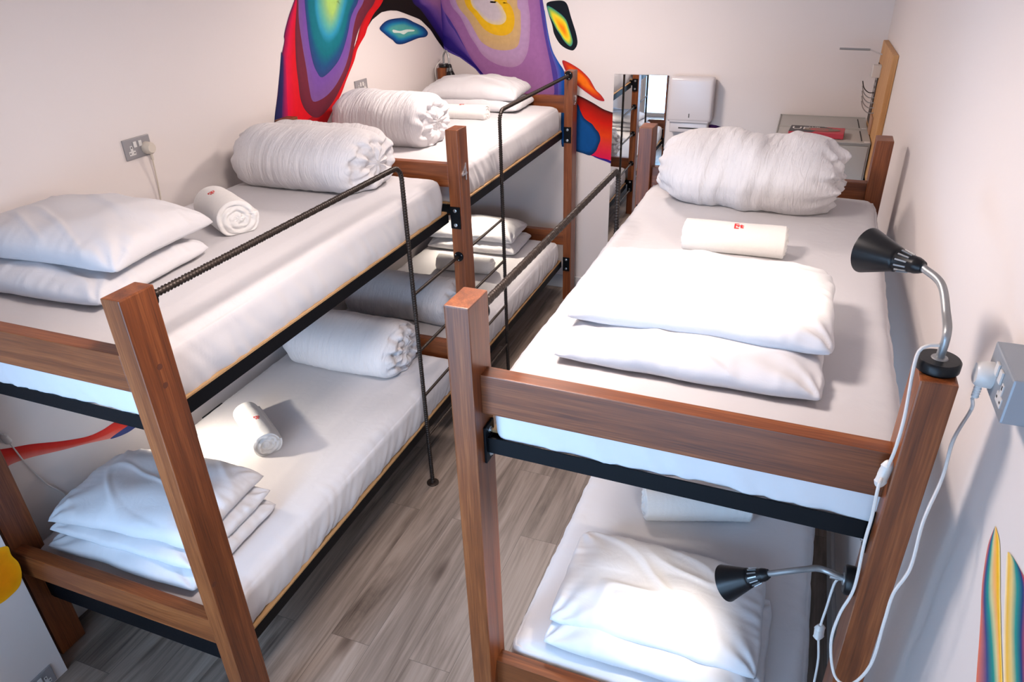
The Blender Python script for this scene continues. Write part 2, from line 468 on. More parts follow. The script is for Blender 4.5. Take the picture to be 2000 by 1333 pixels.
def guard(parent, x, ya, yb, z, zfoot, rungs, ypost, flange_y, sgn):
    """ribbed reinforcing bar: leaves the end post at ya, runs level to yb, bends down to the floor; rungs reach back to the other post"""
    Rb = 0.06
    P = [Vector((x, ya, z)), Vector((x, yb - sgn * Rb, z))]
    for k in range(1, 8):
        a = k / 8 * pi / 2
        P.append(Vector((x, yb - sgn * Rb + sgn * Rb * sin(a), z - Rb + Rb * cos(a))))
    P += [Vector((x, yb, z - Rb)), Vector((x, yb, zfoot))]
    P = resample(P, 0.0029)
    bm = bmesh.new(); tube(bm, P, 0.01, 12, rib(0))
    from_bm('guard_rail', bm, rebar_m, parent, True)
    bm = bmesh.new(); lathe(bm, (x, yb, 0.0), (0, 0, 1), [(0.0, 0.0), (0.0, 0.033), (0.005, 0.033), (0.007, 0.030), (0.007, 0.016), (0.022, 0.014), (0.022, 0.0)], 28)
    from_bm('foot_flange', bm, rebar_m, parent, False)
    bm = bmesh.new(); lathe(bm, (x, ya, z), (0, sgn, 0), [(0.0, 0.0), (0.0, 0.030), (0.006, 0.030), (0.007, 0.015), (0.016, 0.014), (0.016, 0)], 28)
    fo = from_bm('rail_flange', bm, steel, parent, False)
    for a in (0.8, 0.8 + 2 * pi / 3, 0.8 + 4 * pi / 3):
        bm = bmesh.new(); lathe(bm, (x + 0.022 * cos(a), ya + sgn * 0.006, z + 0.022 * sin(a)), (0, sgn, 0), [(0, 0.004), (0.002, 0.003), (0.0022, 0)], 8)
        from_bm('screw', bm, bolt_m, fo, True)
    for i, rz_ in enumerate(rungs):
        bm = bmesh.new()
        P = resample([Vector((x, yb, rz_)), Vector((x, ypost, rz_))], 0.004)
        tube(bm, P, 0.0075, 8, lambda i, an, d: 0.0070 + 0.0020 * max(0, sin(d / 0.012 * 2 * pi + sin(an))) ** 2)
        from_bm('rung', bm, rebar_m, parent, True)
        bm = bmesh.new(); lathe(bm, (x, ypost, rz_), (0, -sgn if (ypost - yb) * sgn > 0 else sgn, 0), [(0.0, 0.0), (0.0, 0.026), (0.005, 0.026), (0.006, 0.013), (0.013, 0.012), (0.013, 0)], 24)
        ff = from_bm('rung_flange', bm, steel, parent, False)
        for a in (0.5, 0.5 + 2 * pi / 3, 0.5 + 4 * pi / 3):
            bm = bmesh.new(); dy = -0.005 if (ypost - yb) > 0 else 0.005
            lathe(bm, (x + 0.0195 * cos(a), ypost + dy, rz_ + 0.0195 * sin(a)), (0, dy, 0), [(0, 0.0035), (0.0018, 0.003), (0.002, 0)], 8)
            from_bm('screw', bm, bolt_m, ff, True)


def head_frame(parent, xa, xb, y, H, zb, zl, hb=0.116, hl=0.113, bt=0.047, yo=0.0):
    """two posts and two cross beams; xa = inner/outer left face, xb = right face"""
    for x in (xa, xb - FPX):
        bm = bmesh.new(); box(bm, x, x + FPX, y, y + FPY, 0, H, 0.004, 2); from_bm('post', bm, wood_z, parent)
    for z, h in ((zb, hb), (zl, hl)):
        bm = bmesh.new(); box(bm, xa + FPX - 0.002, xb - FPX + 0.002, y + yo, y + yo + bt, z - h, z, 0.003, 2)
        from_bm('crossbar', bm, wood_x, parent)


def plank_board(parent, x0, x1, y0, y1, z):
    bm = bmesh.new(); box(bm, x0, x1, y0, y1, z, z + 0.009, 0.001, 1)
    return from_bm('bed_board', bm, ply, parent)


def end_plate(parent, x0, x1, y, z0, z1):
    bm = bmesh.new(); box(bm, x0, x1, y, y + 0.004, z0, z1)
    return from_bm('end_plate', bm, steel, parent)


# near left bunk (frames at y = 0 and y = 2)
X0, X1 = -1.063, 0.0
ZU, ZL_ = 1.354, 0.336
bunkA = thing('bunk_bed', 'wooden bunk bed nearest on the left wall, its far aisle post carrying a silver 4', 'bunk bed', (0, 0, 0))
head_frame(bunkA, X0, X1, 0.0, FH, 1.604, 0.585)
head_frame(bunkA, X0, X1, 2.0, FH, 1.604, 0.585)
SX0, SX1 = -0.989, -0.074
for z in (ZU, ZL_):
    steel_frame(bunkA, SX0, SX1, 0.058, 1.992, z)
    plank_board(bunkA, SX0 + 0.002, SX1 - 0.002, 0.085, 1.984, z + 0.0005)
    for xx in (-0.036, -1.03):
        bracket(bunkA, (xx, 2.0, z - 0.022), 'y-', wd=0.055)
        bracket(bunkA, (xx, FPY, z - 0.022), 'y+', wd=0.055)
end_plate(bunkA, SX0, SX1, 0.0535, 0.30, 0.470)
guard(bunkA, -0.033, FPY, 1.495, 1.728, 0.02, (1.121, 0.818, 0.557, 0.31), 2.0, None, 1)
# plugs over the joints
for (px, py) in ((312, 717), (323, 753), (418, 1142)):
    p = at(px, py, 'x', 0.0)
    bm = bmesh.new(); lathe(bm, (0.0, p.y, p.z), (1, 0, 0), [(0, 0.009), (0.0006, 0.009), (0.0008, 0)], 16)
    from_bm('plug', bm, simple('dark_wood_plug_%d' % px, (0.10, 0.028, 0.012), 0.5), bunkA)


def glyph(ch, size, mat, parent, M, depth=0.002, name='number'):
    cu = bpy.data.curves.new(name, 'FONT'); cu.body = ch; cu.size = size; cu.extrude = depth; cu.align_x = 'CENTER'; cu.align_y = 'CENTER'
    cu.materials.append(mat)
    o = bpy.data.objects.new(name, cu); COL.objects.link(o)
    me = bpy.data.meshes.new_from_object(o)
    bpy.data.objects.remove(o)
    return link(name, me, mat, parent, M=M)


# text facing +x: local x -> +y, local y -> +z, local z -> +x
def face_xp(p): return Matrix(((0, 0, 1, p[0]), (1, 0, 0, p[1]), (0, 1, 0, p[2]), (0, 0, 0, 1)))


def face_ym(p): return Matrix(((1, 0, 0, p[0]), (0, 0, -1, p[1]), (0, 1, 0, p[2]), (0, 0, 0, 1)))


p4 = at(907, 338, 'x', 0.0)
glyph('4', 0.125, silver_m, bunkA, face_xp((0.002, p4.y, p4.z)))

# far left bunk: shares the middle frame
bunkC = thing('bunk_bed', 'wooden bunk bed in the far left corner below the bright mural', 'bunk bed', (0, 3.93, 0))
Y2 = 3.93
R2 = bunkC; OFF = Matrix.Translation((0, -Y2, 0))


def parented(root, fn):
    before = set(bpy.data.objects)
    fn()
    for o in set(bpy.data.objects) - before:
        if o.parent is root: o.matrix_basis = OFF @ o.matrix_basis


def build_C():
    head_frame(bunkC, X0, X1, Y2, FH + 0.0, 1.604, 0.585)
    for z in (ZU, ZL_):
        steel_frame(bunkC, SX0, SX1, 2.122, Y2 - 0.008, z)
        plank_board(bunkC, SX0 + 0.002, SX1 - 0.002, 2.130, Y2 - 0.016, z + 0.0005)
        for xx in (-0.036, -1.03):
            bracket(bunkC, (xx, Y2, z - 0.022), 'y-', wd=0.055)
            bracket(bunkC, (xx, 2.0 + FPY, z - 0.022), 'y+', wd=0.055)
    guard(bunkC, -0.033, Y2, 2.625, 1.745, 0.02, (1.121, 0.855, 0.55, 0.27), 2.0 + FPY, None, -1)
    p = at(1122, 197, 'x', 0.0)
    glyph('3', 0.10, silver_m, bunkC, face_xp((0.002, Y2 + FPY / 2, p.z)))


parented(bunkC, build_C)

# right bunk, very slightly turned
GX, GY, GR, GH, GL = 0.8033, 0.2023, -0.0179, 1.788, 1.9926
bunkB = thing('bunk_bed', 'wooden bunk bed on the right wall with a reading lamp on its front corner post', 'bunk bed', (GX, GY, 0), GR)
head_frame(bunkB, 0, 1.063, 0.0, GH, 1.583, 0.50, yo=0.045)
head_frame(bunkB, 0, 1.063, GL, GH, 1.600, 0.52, yo=0.03)
BZU, BZL = 1.386, 0.336
for z in (BZU, BZL):
    steel_frame(bunkB, 0.072, 0.991, 0.050 + 0.046, GL - 0.008, z) if z < 1 else steel_frame(bunkB, 0.072, 0.991, 0.052, GL - 0.008, z)
    plank_board(bunkB, 0.074, 0.989, 0.078 if z > 1 else 0.115, GL - 0.016, z + 0.0005)
    for xx in (0.036, 1.03):
        bracket(bunkB, (xx, GL, z - 0.022), 'y-', wd=0.055)
    bracket(bunkB, (FPX, 0.07, z - 0.022), 'x+', wd=0.055)
    bracket(bunkB, (1.063 - FPX, 0.07, z - 0.022), 'x-', wd=0.055)
guard(bunkB, 0.036, FPY, 1.50, 1.728, 0.02, (1.121, 0.818, 0.557, 0.31), GL, None, 1)


def G(x, y, z=0.0):
    c, s = cos(GR), sin(GR)
    return Vector((GX + c * x - s * y, GY + s * x + c * y, z))


# ------------------------------------------------------------------ bedding


def nz(x, y, z=0.0): return noise.noise(Vector((x, y, z)))


def mattress(label, x0, x1, y0, y1, z0, z1, loc, rz=0.0, seed=0, aisle=1):
    """fitted sheet over a mattress: rounded, creased on its sides, gathered underneath"""
    root = thing('mattress', label, 'mattress', loc, rz)
    nx, ny, nzz = 60, 170, 18
    LX, LY, LZ = x1 - x0, y1 - y0, z1 - z0
    bm = bmesh.new(); vm = {}
    R = 0.045

    def V(i, j, k):
        key = (i, j, k)
        if key in vm: return vm[key]
        p = Vector((LX * i / nx, LY * j / ny, LZ * k / nzz))
        q = Vector((min(max(p.x, R), LX - R), min(max(p.y, R), LY - R), min(max(p.z, R * 0.35), LZ - R)))
        d = p - q
        n_ = d.normalized() if d.length > 1e-9 else Vector((0, 0, 0))
        pos = q + n_ * R if d.length > 1e-9 else p
        X, Y, Z = pos
        # creases
        u = (X - LX / 2) / (LX / 2); v = (Y - LY / 2) / (LY / 2); h = Z / LZ
        side_x = max(0, abs(u) - 0.86) / 0.14; side_y = max(0, abs(v) - 0.93) / 0.07
        side = min(1, max(side_x, side_y))
        s_ = seed * 3.7
        if n_.length > 0:
            along = Y if side_x > side_y else X
            q = along * 1.0 + h * 0.10 * (1 if (int(seed) % 2) else -1)
            w1 = (abs(nz(q * 16, h * 0.8, s_)) - 0.2) * 0.010 + nz(q * 41, h * 1.5, s_ + 5) * 0.0032 + nz(along * 3, h, s_ + 7) * 0.006
            w1 += 0.010 * sin(min(1, h * 1.15) * pi) - 0.0045 * math.exp(-((h - 0.86) / 0.045) ** 2)
            pos += n_ * w1 * min(1, 0.35 + (1 - h) * 0.9) if h < 0.97 else n_ * w1 * 0.3
            if h < 0.3:
                pos.z += (nz(along * 5, 1.0, s_ + 9) * 0.010 + nz(along * 19, 0, s_ + 3) * 0.004) * (1 - h / 0.3)
        if k == nzz or h > 0.9:
            pos.z += nz(X * 3.1, Y * 2.3, s_) * 0.006 + nz(X * 9 + Y * 4, Y * 5, s_ + 2) * 0.0022 - 0.006 * (abs(u) ** 6 + abs(v) ** 8)
        vm[key] = bm.verts.new(pos)
        return vm[key]
    for i in range(nx):
        for j in range(ny):
            bm.faces.new((V(i, j, nzz), V(i + 1, j, nzz), V(i + 1, j + 1, nzz), V(i, j + 1, nzz)))
            bm.faces.new((V(i, j, 0), V(i, j + 1, 0), V(i + 1, j + 1, 0), V(i + 1, j, 0)))
    for i in range(nx):
        for k in range(nzz):
            bm.faces.new((V(i, 0, k), V(i + 1, 0, k), V(i + 1, 0, k + 1), V(i, 0, k + 1)))
            bm.faces.new((V(i, ny, k), V(i, ny, k + 1), V(i + 1, ny, k + 1), V(i + 1, ny, k)))
    for j in range(ny):
        for k in range(nzz):
            bm.faces.new((V(0, j, k), V(0, j, k + 1), V(0, j + 1, k + 1), V(0, j + 1, k)))
            bm.faces.new((V(nx, j, k), V(nx, j + 1, k), V(nx, j + 1, k + 1), V(nx, j, k + 1)))
    from_bm('fitted_sheet', bm, sheet_m, root, True, Matrix.Translation((x0, y0, z0)))
    return root


def cushion(name, label, cat, loc, rot, L, W, T, seed, group=None, mat=None, droop=0.0, ears=0.022, flat=0.3, lump=1.7, bend=0.0, puff=0.42):
    """pillow: seam around a pinched outline, pointed corners, creases that run in from the corners"""
    mat = mat or pillow_m
    nu, nv = 110, 76
    bm = bmesh.new(); s_ = seed * 5.3

    def outl(u, v):
        x = L / 2 * u * (1 - ears * 1.6 * (1 - v * v) * abs(u) ** 2) ; y = W / 2 * v * (1 - ears * 2.2 * (1 - u * u) * abs(v) ** 2)
        k_ = 1 - 0.05 * (u * v) ** 4
        x *= k_; y *= k_
        x += 0.006 * nz(v * 3, u, s_) * abs(u); y += 0.008 * nz(u * 3, v, s_ + 1) * abs(v)
        return x, y

    def pt(u, v, side):
        x, y = outl(u, v)
        pu = max(0.0, 1 - abs(u) ** 3.2); pv = max(0.0, 1 - abs(v) ** 3.0)
        t = (pu * pv) ** puff
        t = t * (0.80 + 0.20 * cos(u * 1.3) * cos(v * 1.3))
        edge = 1 - t
        cr = nz(x * 7, y * 7, s_) * 0.010 * lump * (pu * pv) ** 0.5
        # creases running in from the corners
        an = math.atan2(abs(y) - W / 2, abs(x) - L / 2)
        dc = sqrt((abs(x) - L / 2) ** 2 + (abs(y) - W / 2) ** 2)
        q = (1 if x > 0 else 3) + (5 if y > 0 else 0)
        cr += 0.006 * lump * sin(an * 11 + nz(dc * 8, q, s_) * 4 + q) * math.exp(-dc / 0.10) * min(1, t * 3)
        # puckers along the seam
        sx = x if abs(v) > abs(u) * W / L else y
        cr += 0.0035 * lump * nz(sx * 38, q, s_ + 4) * math.exp(-((1 - max(abs(u), abs(v))) / 0.16)) * min(1, t * 4)
        # broad folds
        cr += 0.0045 * lump * max(0, 1 - abs(nz(x * 4 + y * 6, y * 3 - x, s_ + 8)) * 7) * t
        if side > 0: z = T * (1 - flat) * t + cr
        else: z = -T * flat * min(1, t * 1.5) + cr * 0.15
        z += -droop * ((u * u + v * v) / 2) ** 2 + bend * (1 - u * u)
        return Vector((x, y, z))
    top = [[bm.verts.new(pt(-1 + 2 * i / nu, -1 + 2 * j / nv, 1)) for j in range(nv + 1)] for i in range(nu + 1)]
    bot = [[top[i][j] if i in (0, nu) or j in (0, nv) else bm.verts.new(pt(-1 + 2 * i / nu, -1 + 2 * j / nv, -1)) for j in range(nv + 1)] for i in range(nu + 1)]
    for i in range(nu):
        for j in range(nv):
            bm.faces.new((top[i][j], top[i + 1][j], top[i + 1][j + 1], top[i][j + 1]))
            bm.faces.new((bot[i][j], bot[i][j + 1], bot[i + 1][j + 1], bot[i + 1][j]))
    o = from_bm(name, bm, mat, None, True)
    o.location = loc; o.rotation_euler = rot
    return tag(o, label, cat, group)


def roll(name, label, cat, loc, rz, L, RY, RZ, seed, mat, group=None, turns=3.0, endr=0.06, wr=1.0, step=0.012, fine=26, tilt=0.0, twist=0.0, logo=False, taper=0.0, start=0.2, endrelief=0.02, pucker=0.0):
    """something rolled up, axis along local x, lying on z = 0; spiral relief on both ends, outer flap edge"""
    NA, NS, NE = 150, 96, 26
    s_ = seed * 4.1
    bm = bmesh.new()
    rows = []

    def ringpt(s, rho, an, cap):
        # s along axis -1..1, rho 0..1
        fr_ = ((an - start) / (2 * pi)) % 1.0
        r = 1 + step / RZ * fr_
        r *= 1 - taper * s
        lo = nz(cos(an) * 0.8 + s * 1.1, sin(an) * 0.8, s_) * 0.10 * wr
        hi = (nz(s * fine * 0.5 + sin(an * 2) * 0.5, an * 0.35, s_ + 3) * 0.022 + nz(s * fine + an * 0.6, an * 0.8, s_ + 6) * 0.014) * wr
        lo += 0.02 * nz(s * 3, an, s_ + 11) * wr
        r *= (1 + lo + hi)
        y = RY * r * rho * cos(an); z = RZ * r * rho * sin(an)
        x = s * (L / 2 - endr)
        if cap:
            spiral = rho * turns - an / (2 * pi) * cap
            fr2 = spiral % 1.0
            rel = (1 - (2 * abs(fr2 - 0.5)) ** 2.4)           # rounded cloth layers with tight creases between
            x += cap * endrelief * (rel - 1.0) * min(1, rho * 3) * min(1, (1 - rho) * 6)
            x += cap * endr * sqrt(max(0, 1 - rho ** 4.5)) + cap * (1 - rho ** 4) * 0.02 * wr * nz(cos(an) * rho * 3, sin(an) * rho * 3, s_ + cap)
            x += cap * pucker * (sin(an * 17 + 3 * nz(rho * 4, an, s_)) * 0.5 + sin(an * 9 + rho * 5)) * rho * (1.0 - rho ** 3) * 1.6
            x += cap * (1 - rho ** 6) * 0.007 * wr * nz(an * 2.2, rho * 9, s_ + 4)
        x += twist * L * 0.5 * 0.0
        # lie flat
        zf = -RZ * 0.86
        if z < zf: z = zf + (z - zf) * 0.12
        if z < -RZ * 0.3: y *= 1 + 0.06 * min(1, (-z / RZ - 0.3) * 2)
        return Vector((x, y, z + RZ * 0.88))
    for k in range(NE):
        rho = sin(k / NE * pi / 2)
        rows.append([bm.verts.new(ringpt(-1, rho, 2 * pi * i / NA, -1)) for i in range(NA)] if k else None)
    for k in range(NS + 1):
        s = -1 + 2 * k / NS
        rows.append([bm.verts.new(ringpt(s, 1, 2 * pi * i / NA, 0)) for i in range(NA)])
    for k in range(NE - 1, 0, -1):
        rho = sin(k / NE * pi / 2)
        rows.append([bm.verts.new(ringpt(1, rho, 2 * pi * i / NA, 1)) for i in range(NA)])
    rows = [r for r in rows if r]
    for A, B in zip(rows, rows[1:]):
        for i in range(NA): bm.faces.new((A[i], A[(i + 1) % NA], B[(i + 1) % NA], B[i]))
    bm.faces.new(rows[0][::-1]); bm.faces.new(rows[-1])
    o = from_bm(name, bm, mat, None, True)
    o.location = loc; o.rotation_euler = (0, tilt, rz)
    tag(o, label, cat, group)
    if logo is not False:
        # little woven red print on the roll
        la, ls = logo
        bmm = bmesh.new(); n = 8; vs = {}
        for a in range(n + 1):
            for b_ in range(n + 1):
                an = la + (a / n - 0.5) * 0.032 / RZ; s = ls + (b_ / n - 0.5) * 0.045 / (L / 2)
                p = ringpt(s, 1, an, 0); q = ringpt(s, 1.0, an + 0.01, 0)
                c_ = Vector((p.x, 0, RZ * 0.88)); p = p + (p - c_).normalized() * 0.0016
                vs[a, b_] = bmm.verts.new(p)
        keep = {(1, 2), (2, 2), (3, 2), (4, 2), (5, 2), (6, 2), (6, 3), (6, 4), (1, 3), (1, 4), (3, 3), (3, 4), (4, 4), (2, 6), (3, 6), (4, 6), (5, 6), (3, 7), (3, 5), (5, 7)}
        for a, b_ in keep:
            if a < n and b_ < n: bmm.faces.new((vs[a, b_], vs[a + 1, b_], vs[a + 1, b_ + 1], vs[a, b_ + 1]))
        for v_ in [v_ for v_ in bmm.verts if not v_.link_faces]: bmm.verts.remove(v_)
        from_bm('logo_print', bmm, red_m, o)
    return o


MZ, MT = ZU + 0.010, 0.19        # mattress bottom, thickness
mattress('white-sheeted top mattress of the near left bunk, behind the long ribbed rail', -1.050, -0.086, 0.062, 1.968, MZ - 0.010, 1.548, (0, 0, 0), seed=1)
mattress('white-sheeted bottom mattress of the near left bunk, above the shaded floor', -1.050, -0.086, 0.068, 1.968, ZL_ + 0.013, 0.525, (0, 0, 0), seed=2)
mattress('white-sheeted top mattress of the far left bunk under the mural', -1.050, -0.086, 2.130, 3.895, MZ, 1.548, (0, 0, 0), seed=3)
mattress('white-sheeted bottom mattress of the far left bunk', -1.050, -0.086, 2.130, 3.885, ZL_ + 0.013, 0.525, (0, 0, 0), seed=4)
mattress('white-sheeted top mattress of the right bunk beside the lamp', 0.086, 1.040, 0.062, 1.968, BZU - 0.002, 1.560, (GX, GY, 0), GR, seed=5)
mattress('white-sheeted bottom mattress of the right bunk', 0.084, 0.995, 0.106, 1.968, BZL + 0.013, 0.525, (GX, GY, 0), GR, seed=6)

PT = 1.548
# near left, top
cushion('pillow', 'lower of the two white pillows on the near left top mattress', 'pillow', (-0.80, 0.50, PT + 0.030), (0, 0, 0.05), 0.74, 0.54, 0.105, 1, 'pillows', flat=0.28)
cushion('pillow', 'plump upper pillow on the near left top mattress, cut by the left picture edge', 'pillow', (-0.80, 0.565, PT + 0.130), (0.0, 0.02, 0.08), 0.72, 0.52, 0.13, 2, 'pillows', droop=0.02, flat=0.25)
roll('rolled_duvet', 'fat white rolled duvet on the near left top mattress', 'duvet', (-0.645, 1.72, PT), -0.03, 0.74, 0.20, 0.140, 3, duvet_m, 'rolled duvets', turns=2.0, endr=0.13, step=0.03, wr=0.9, start=0.9, fine=14, pucker=0.011)
roll('rolled_towel', 'white rolled towel with red print, spiral end facing out, on near left top mattress', 'towel', (-0.625, 1.065, PT + 0.003), -0.52, 0.30, 0.078, 0.070, 4, towel_m, 'rolled towels', turns=3.2, endr=0.012, step=0.010, wr=0.55, logo=(1.9, -0.35), endrelief=0.012)
# near left, bottom
PB = 0.525
cushion('pillow', 'bottom pillow of the shaded stack on the near left lower mattress', 'pillow', (-0.59, 0.335, PB + 0.024), (0, 0, 0.02), 0.74, 0.50, 0.085, 5, 'pillows', flat=0.28)
cushion('pillow', 'middle pillow of the shaded stack on the near left lower mattress', 'pillow', (-0.60, 0.355, PB + 0.085), (0, 0, 0.04), 0.72, 0.47, 0.08, 6, 'pillows', flat=0.4)
cushion('pillow', 'topmost pillow of the shaded stack on the near left lower mattress', 'pillow', (-0.625, 0.375, PB + 0.150), (0, 0, 0.10), 0.70, 0.46, 0.10, 7, 'pillows', droop=0.03, flat=0.3)
roll('rolled_towel', 'white rolled towel casting a hard shadow on the near left lower mattress', 'towel', (-0.645, 0.97, PB + 0.003), -0.60, 0.345, 0.060, 0.056, 8, towel_m, 'rolled towels', turns=3.4, endr=0.012, step=0.008, wr=0.6, logo=(1.4, 0.0), endrelief=0.012)
roll('rolled_duvet', 'white rolled duvet on the near left lower mattress, below the black steel rail', 'duvet', (-0.615, 1.76, PB), 0.03, 0.70, 0.19, 0.140, 9, duvet_m, 'rolled duvets', turns=2.6, endr=0.08, step=0.02, wr=0.8, start=0.2, fine=24, pucker=0.011)
# far left, top
roll('rolled_duvet', 'white rolled duvet with puckered end on the far left top mattress', 'duvet', (-0.71, 2.60, PT), -0.04, 0.62, 0.20, 0.150, 10, duvet_m, 'rolled duvets', turns=2.3, endr=0.08, step=0.02, wr=0.8, start=0.5, fine=28, pucker=0.011)
roll('rolled_towel', 'flat white rolled towel between duvet and pillows on the far left top mattress', 'towel', (-0.60, 3.30, PT + 0.002), 0.10, 0.40, 0.062, 0.046, 11, towel_m, 'rolled towels', turns=3.0, endr=0.012, step=0.008, wr=0.4, logo=(1.6, 0.1), endrelief=0.010)
cushion('pillow', 'lower pillow of the pair on the far left top mattress', 'pillow', (-0.63, 3.70, PT + 0.028), (0, 0, 0.02), 0.74, 0.42, 0.10, 12, 'pillows', flat=0.28)
cushion('pillow', 'upper pillow of the pair on the far left top mattress, against the mural', 'pillow', (-0.66, 3.73, PT + 0.115), (0.05, 0.0, 0.03), 0.74, 0.42, 0.13, 13, 'pillows', droop=0.02, flat=0.3)
# far left, bottom
cushion('pillow', 'lower pillow of the lamplit pair on the far left lower mattress', 'pillow', (-0.65, 3.64, PB + 0.026), (0, 0, 0.03), 0.74, 0.44, 0.10, 14, 'pillows', flat=0.28)
cushion('pillow', 'upper pillow of the lamplit pair on the far left lower mattress', 'pillow', (-0.68, 3.68, PB + 0.110), (0, 0, 0.06), 0.72, 0.44, 0.10, 15, 'pillows', droop=0.02, flat=0.3)
roll('rolled_towel', 'white rolled towel on the far left lower mattress, half behind the middle post', 'towel', (-0.54, 3.12, PB + 0.003), 0.05, 0.42, 0.062, 0.055, 16, towel_m, 'rolled towels', turns=3.0, endr=0.012, step=0.008, wr=0.6, logo=(1.5, -0.3), endrelief=0.012)
roll('rolled_duvet', 'bluish shaded rolled duvet on the far left lower mattress', 'duvet', (-0.62, 2.40, PB), 0.0, 0.74, 0.18, 0.130, 17, duvet_m, 'rolled duvets', turns=2.4, endr=0.08, step=0.02, wr=0.9, start=0.5, fine=20, pucker=0.011)
# right, top
BT = 1.560


def gl(x, y, z): return tuple(G(x, y, z))


cushion('pillow', 'lower pillow under the lamp on the right top mattress', 'pillow', gl(0.53, 0.415, BT + 0.020), (0, 0, GR + 0.0), 0.68, 0.44, 0.085, 18, 'pillows', flat=0.3)
cushion('pillow', 'upper pillow under the lamp on the right top mattress', 'pillow', gl(0.53, 0.555, BT + 0.100), (0.05, 0, GR + 0.02), 0.70, 0.46, 0.10, 19, 'pillows', droop=0.015, flat=0.4)
roll('rolled_towel', 'white rolled towel lying across the right top mattress', 'towel', gl(0.545, 1.16, BT + 0.002), GR + 0.03, 0.355, 0.060, 0.052, 20, towel_m, 'rolled towels', turns=3.2, endr=0.012, step=0.008, wr=0.4, logo=(1.95, 0.05), endrelief=0.012)
roll('rolled_duvet', 'loosely bundled white duvet on the right top mattress', 'duvet', gl(0.525, 1.76, BT), GR - 0.12, 0.70, 0.22, 0.148, 21, duvet_m, 'rolled duvets', turns=1.6, endr=0.17, step=0.02, wr=1.9, start=0.2, fine=7, pucker=0.011)
# right, bottom
cushion('pillow', 'bottom pillow of the pair on the right lower mattress', 'pillow', gl(0.53, 0.345, PB + 0.022), (0, 0, GR), 0.70, 0.45, 0.085, 22, 'pillows', flat=0.3)
cushion('pillow', 'brightly lit upper pillow on the right lower mattress, under the small lamp', 'pillow', gl(0.515, 0.405, PB + 0.078), (0, 0, GR + 0.02), 0.68, 0.44, 0.10, 23, 'pillows', droop=0.015, flat=0.4)
roll('rolled_towel', 'white rolled towel on the right lower mattress, seen under the black steel bar', 'towel', gl(0.55, 0.93, PB + 0.002), GR + 0.34, 0.42, 0.068, 0.060, 24, towel_m, 'rolled towels', turns=2.2, endr=0.012, step=0.01, wr=0.6, logo=(1.9, 0.3), endrelief=0.012)

# ------------------------------------------------------------------ reading lamps


def lamp(label, base, bdir, neck, tip, aim, power, spot=1.5, cap=0.036):
    """base disc at <base> facing bdir, flexible neck through points, shade from <tip> pointing along aim"""
    root = thing('reading_lamp', label, 'lamp', base)
    O = Matrix.Translation(-Vector(base))
    B = Vector(base); bd = Vector(bdir).normalized(); aim = Vector(aim).normalized(); tip = Vector(tip)
    bm = bmesh.new(); lathe(bm, B, bd, [(0.0, 0.0), (0.0, cap), (0.003, cap + 0.003), (0.020, cap + 0.003), (0.024, cap), (0.024, 0.0)], 40)
    from_bm('lamp_base', bm, blackp, root, True, O).data.polygons
    bm = bmesh.new(); lathe(bm, B + bd * 0.024, bd, [(0, 0.015), (0.002, 0.014), (0.002, 0.007), (0.03, 0.0065), (0.032, 0)], 20)
    from_bm('neck_collar', bm, chrome, root, True, O)
    P = resample(catmull([B + bd * 0.02] + [Vector(n) for n in neck] + [tip - aim * 0.004], 16), 0.0016)
    bm = bmesh.new(); tube(bm, P, 0.006, 12, lambda i, an, d: 0.0074 + (0.0007 if i % 2 else -0.0003))
    from_bm('flexible_neck', bm, chrome, root, True, O)
    # socket housing with vent slots, then the cone
    bm = bmesh.new(); lathe(bm, tip, aim, [(-0.006, 0.0), (-0.006, 0.012), (0.0, 0.015), (0.008, 0.0175), (0.012, 0.018), (0.016, 0.0175), (0.048, 0.0235), (0.052, 0.0245)], 36)
    from_bm('lamp_socket', bm, blackp, root, True, O)
    a = aim.orthogonal().normalized(); b_ = aim.cross(a)
    for k in range(12):
        an = 2 * pi * k / 12; rd = a * cos(an) + b_ * sin(an); tg = aim.cross(rd)
        bm = bmesh.new()
        p0, p1 = tip + aim * 0.021 + rd * 0.0193, tip + aim * 0.044 + rd * 0.0238
        vs = [bm.verts.new(p + tg * s * 0.0016 + rd * h) for p in (p0, p1) for s in (-1, 1) for h in (-0.001, 0.0012)]
        for q in ((0, 1, 3, 2), (4, 6, 7, 5), (0, 2, 6, 4), (1, 5, 7, 3), (0, 4, 5, 1), (2, 3, 7, 6)): bm.faces.new([vs[i] for i in q])
        from_bm('vent_slot', bm, chrome, root, False, O)
    bm = bmesh.new()
    outer = [(0.050, 0.0245), (0.053, 0.027), (0.056, 0.0275), (0.125, 0.050), (0.127, 0.050)]
    inner = [(0.127, 0.048), (0.058, 0.0255), (0.052, 0.0)]
    lathe(bm, tip, aim, outer + inner, 48)
    sh = from_bm('lamp_shade', bm, blackp, root, True, O)
    bm = bmesh.new(); lathe(bm, tip + aim * 0.056, aim, [(0, 0.010), (0.012, 0.012), (0.028, 0.020), (0.040, 0.021), (0.047, 0.017), (0.050, 0.0)], 24)
    from_bm('bulb', bm, bulb_m, root, True, O)
    l = bpy.data.lights.new('reading_light', 'SPOT'); l.energy = power; l.color = (1.0, 0.87, 0.72); l.spot_size = spot; l.spot_blend = 0.9; l.shadow_soft_size = 0.018
    lo = bpy.data.objects.new('reading_light', l); COL.objects.link(lo); lo.parent = root
    z = -aim; x = z.orthogonal().normalized(); y = z.cross(x)
    Mx = Matrix((x, y, z)).transposed().to_4x4(); Mx.translation = tip + aim * 0.112 - B
    lo.matrix_local = Mx
    return root


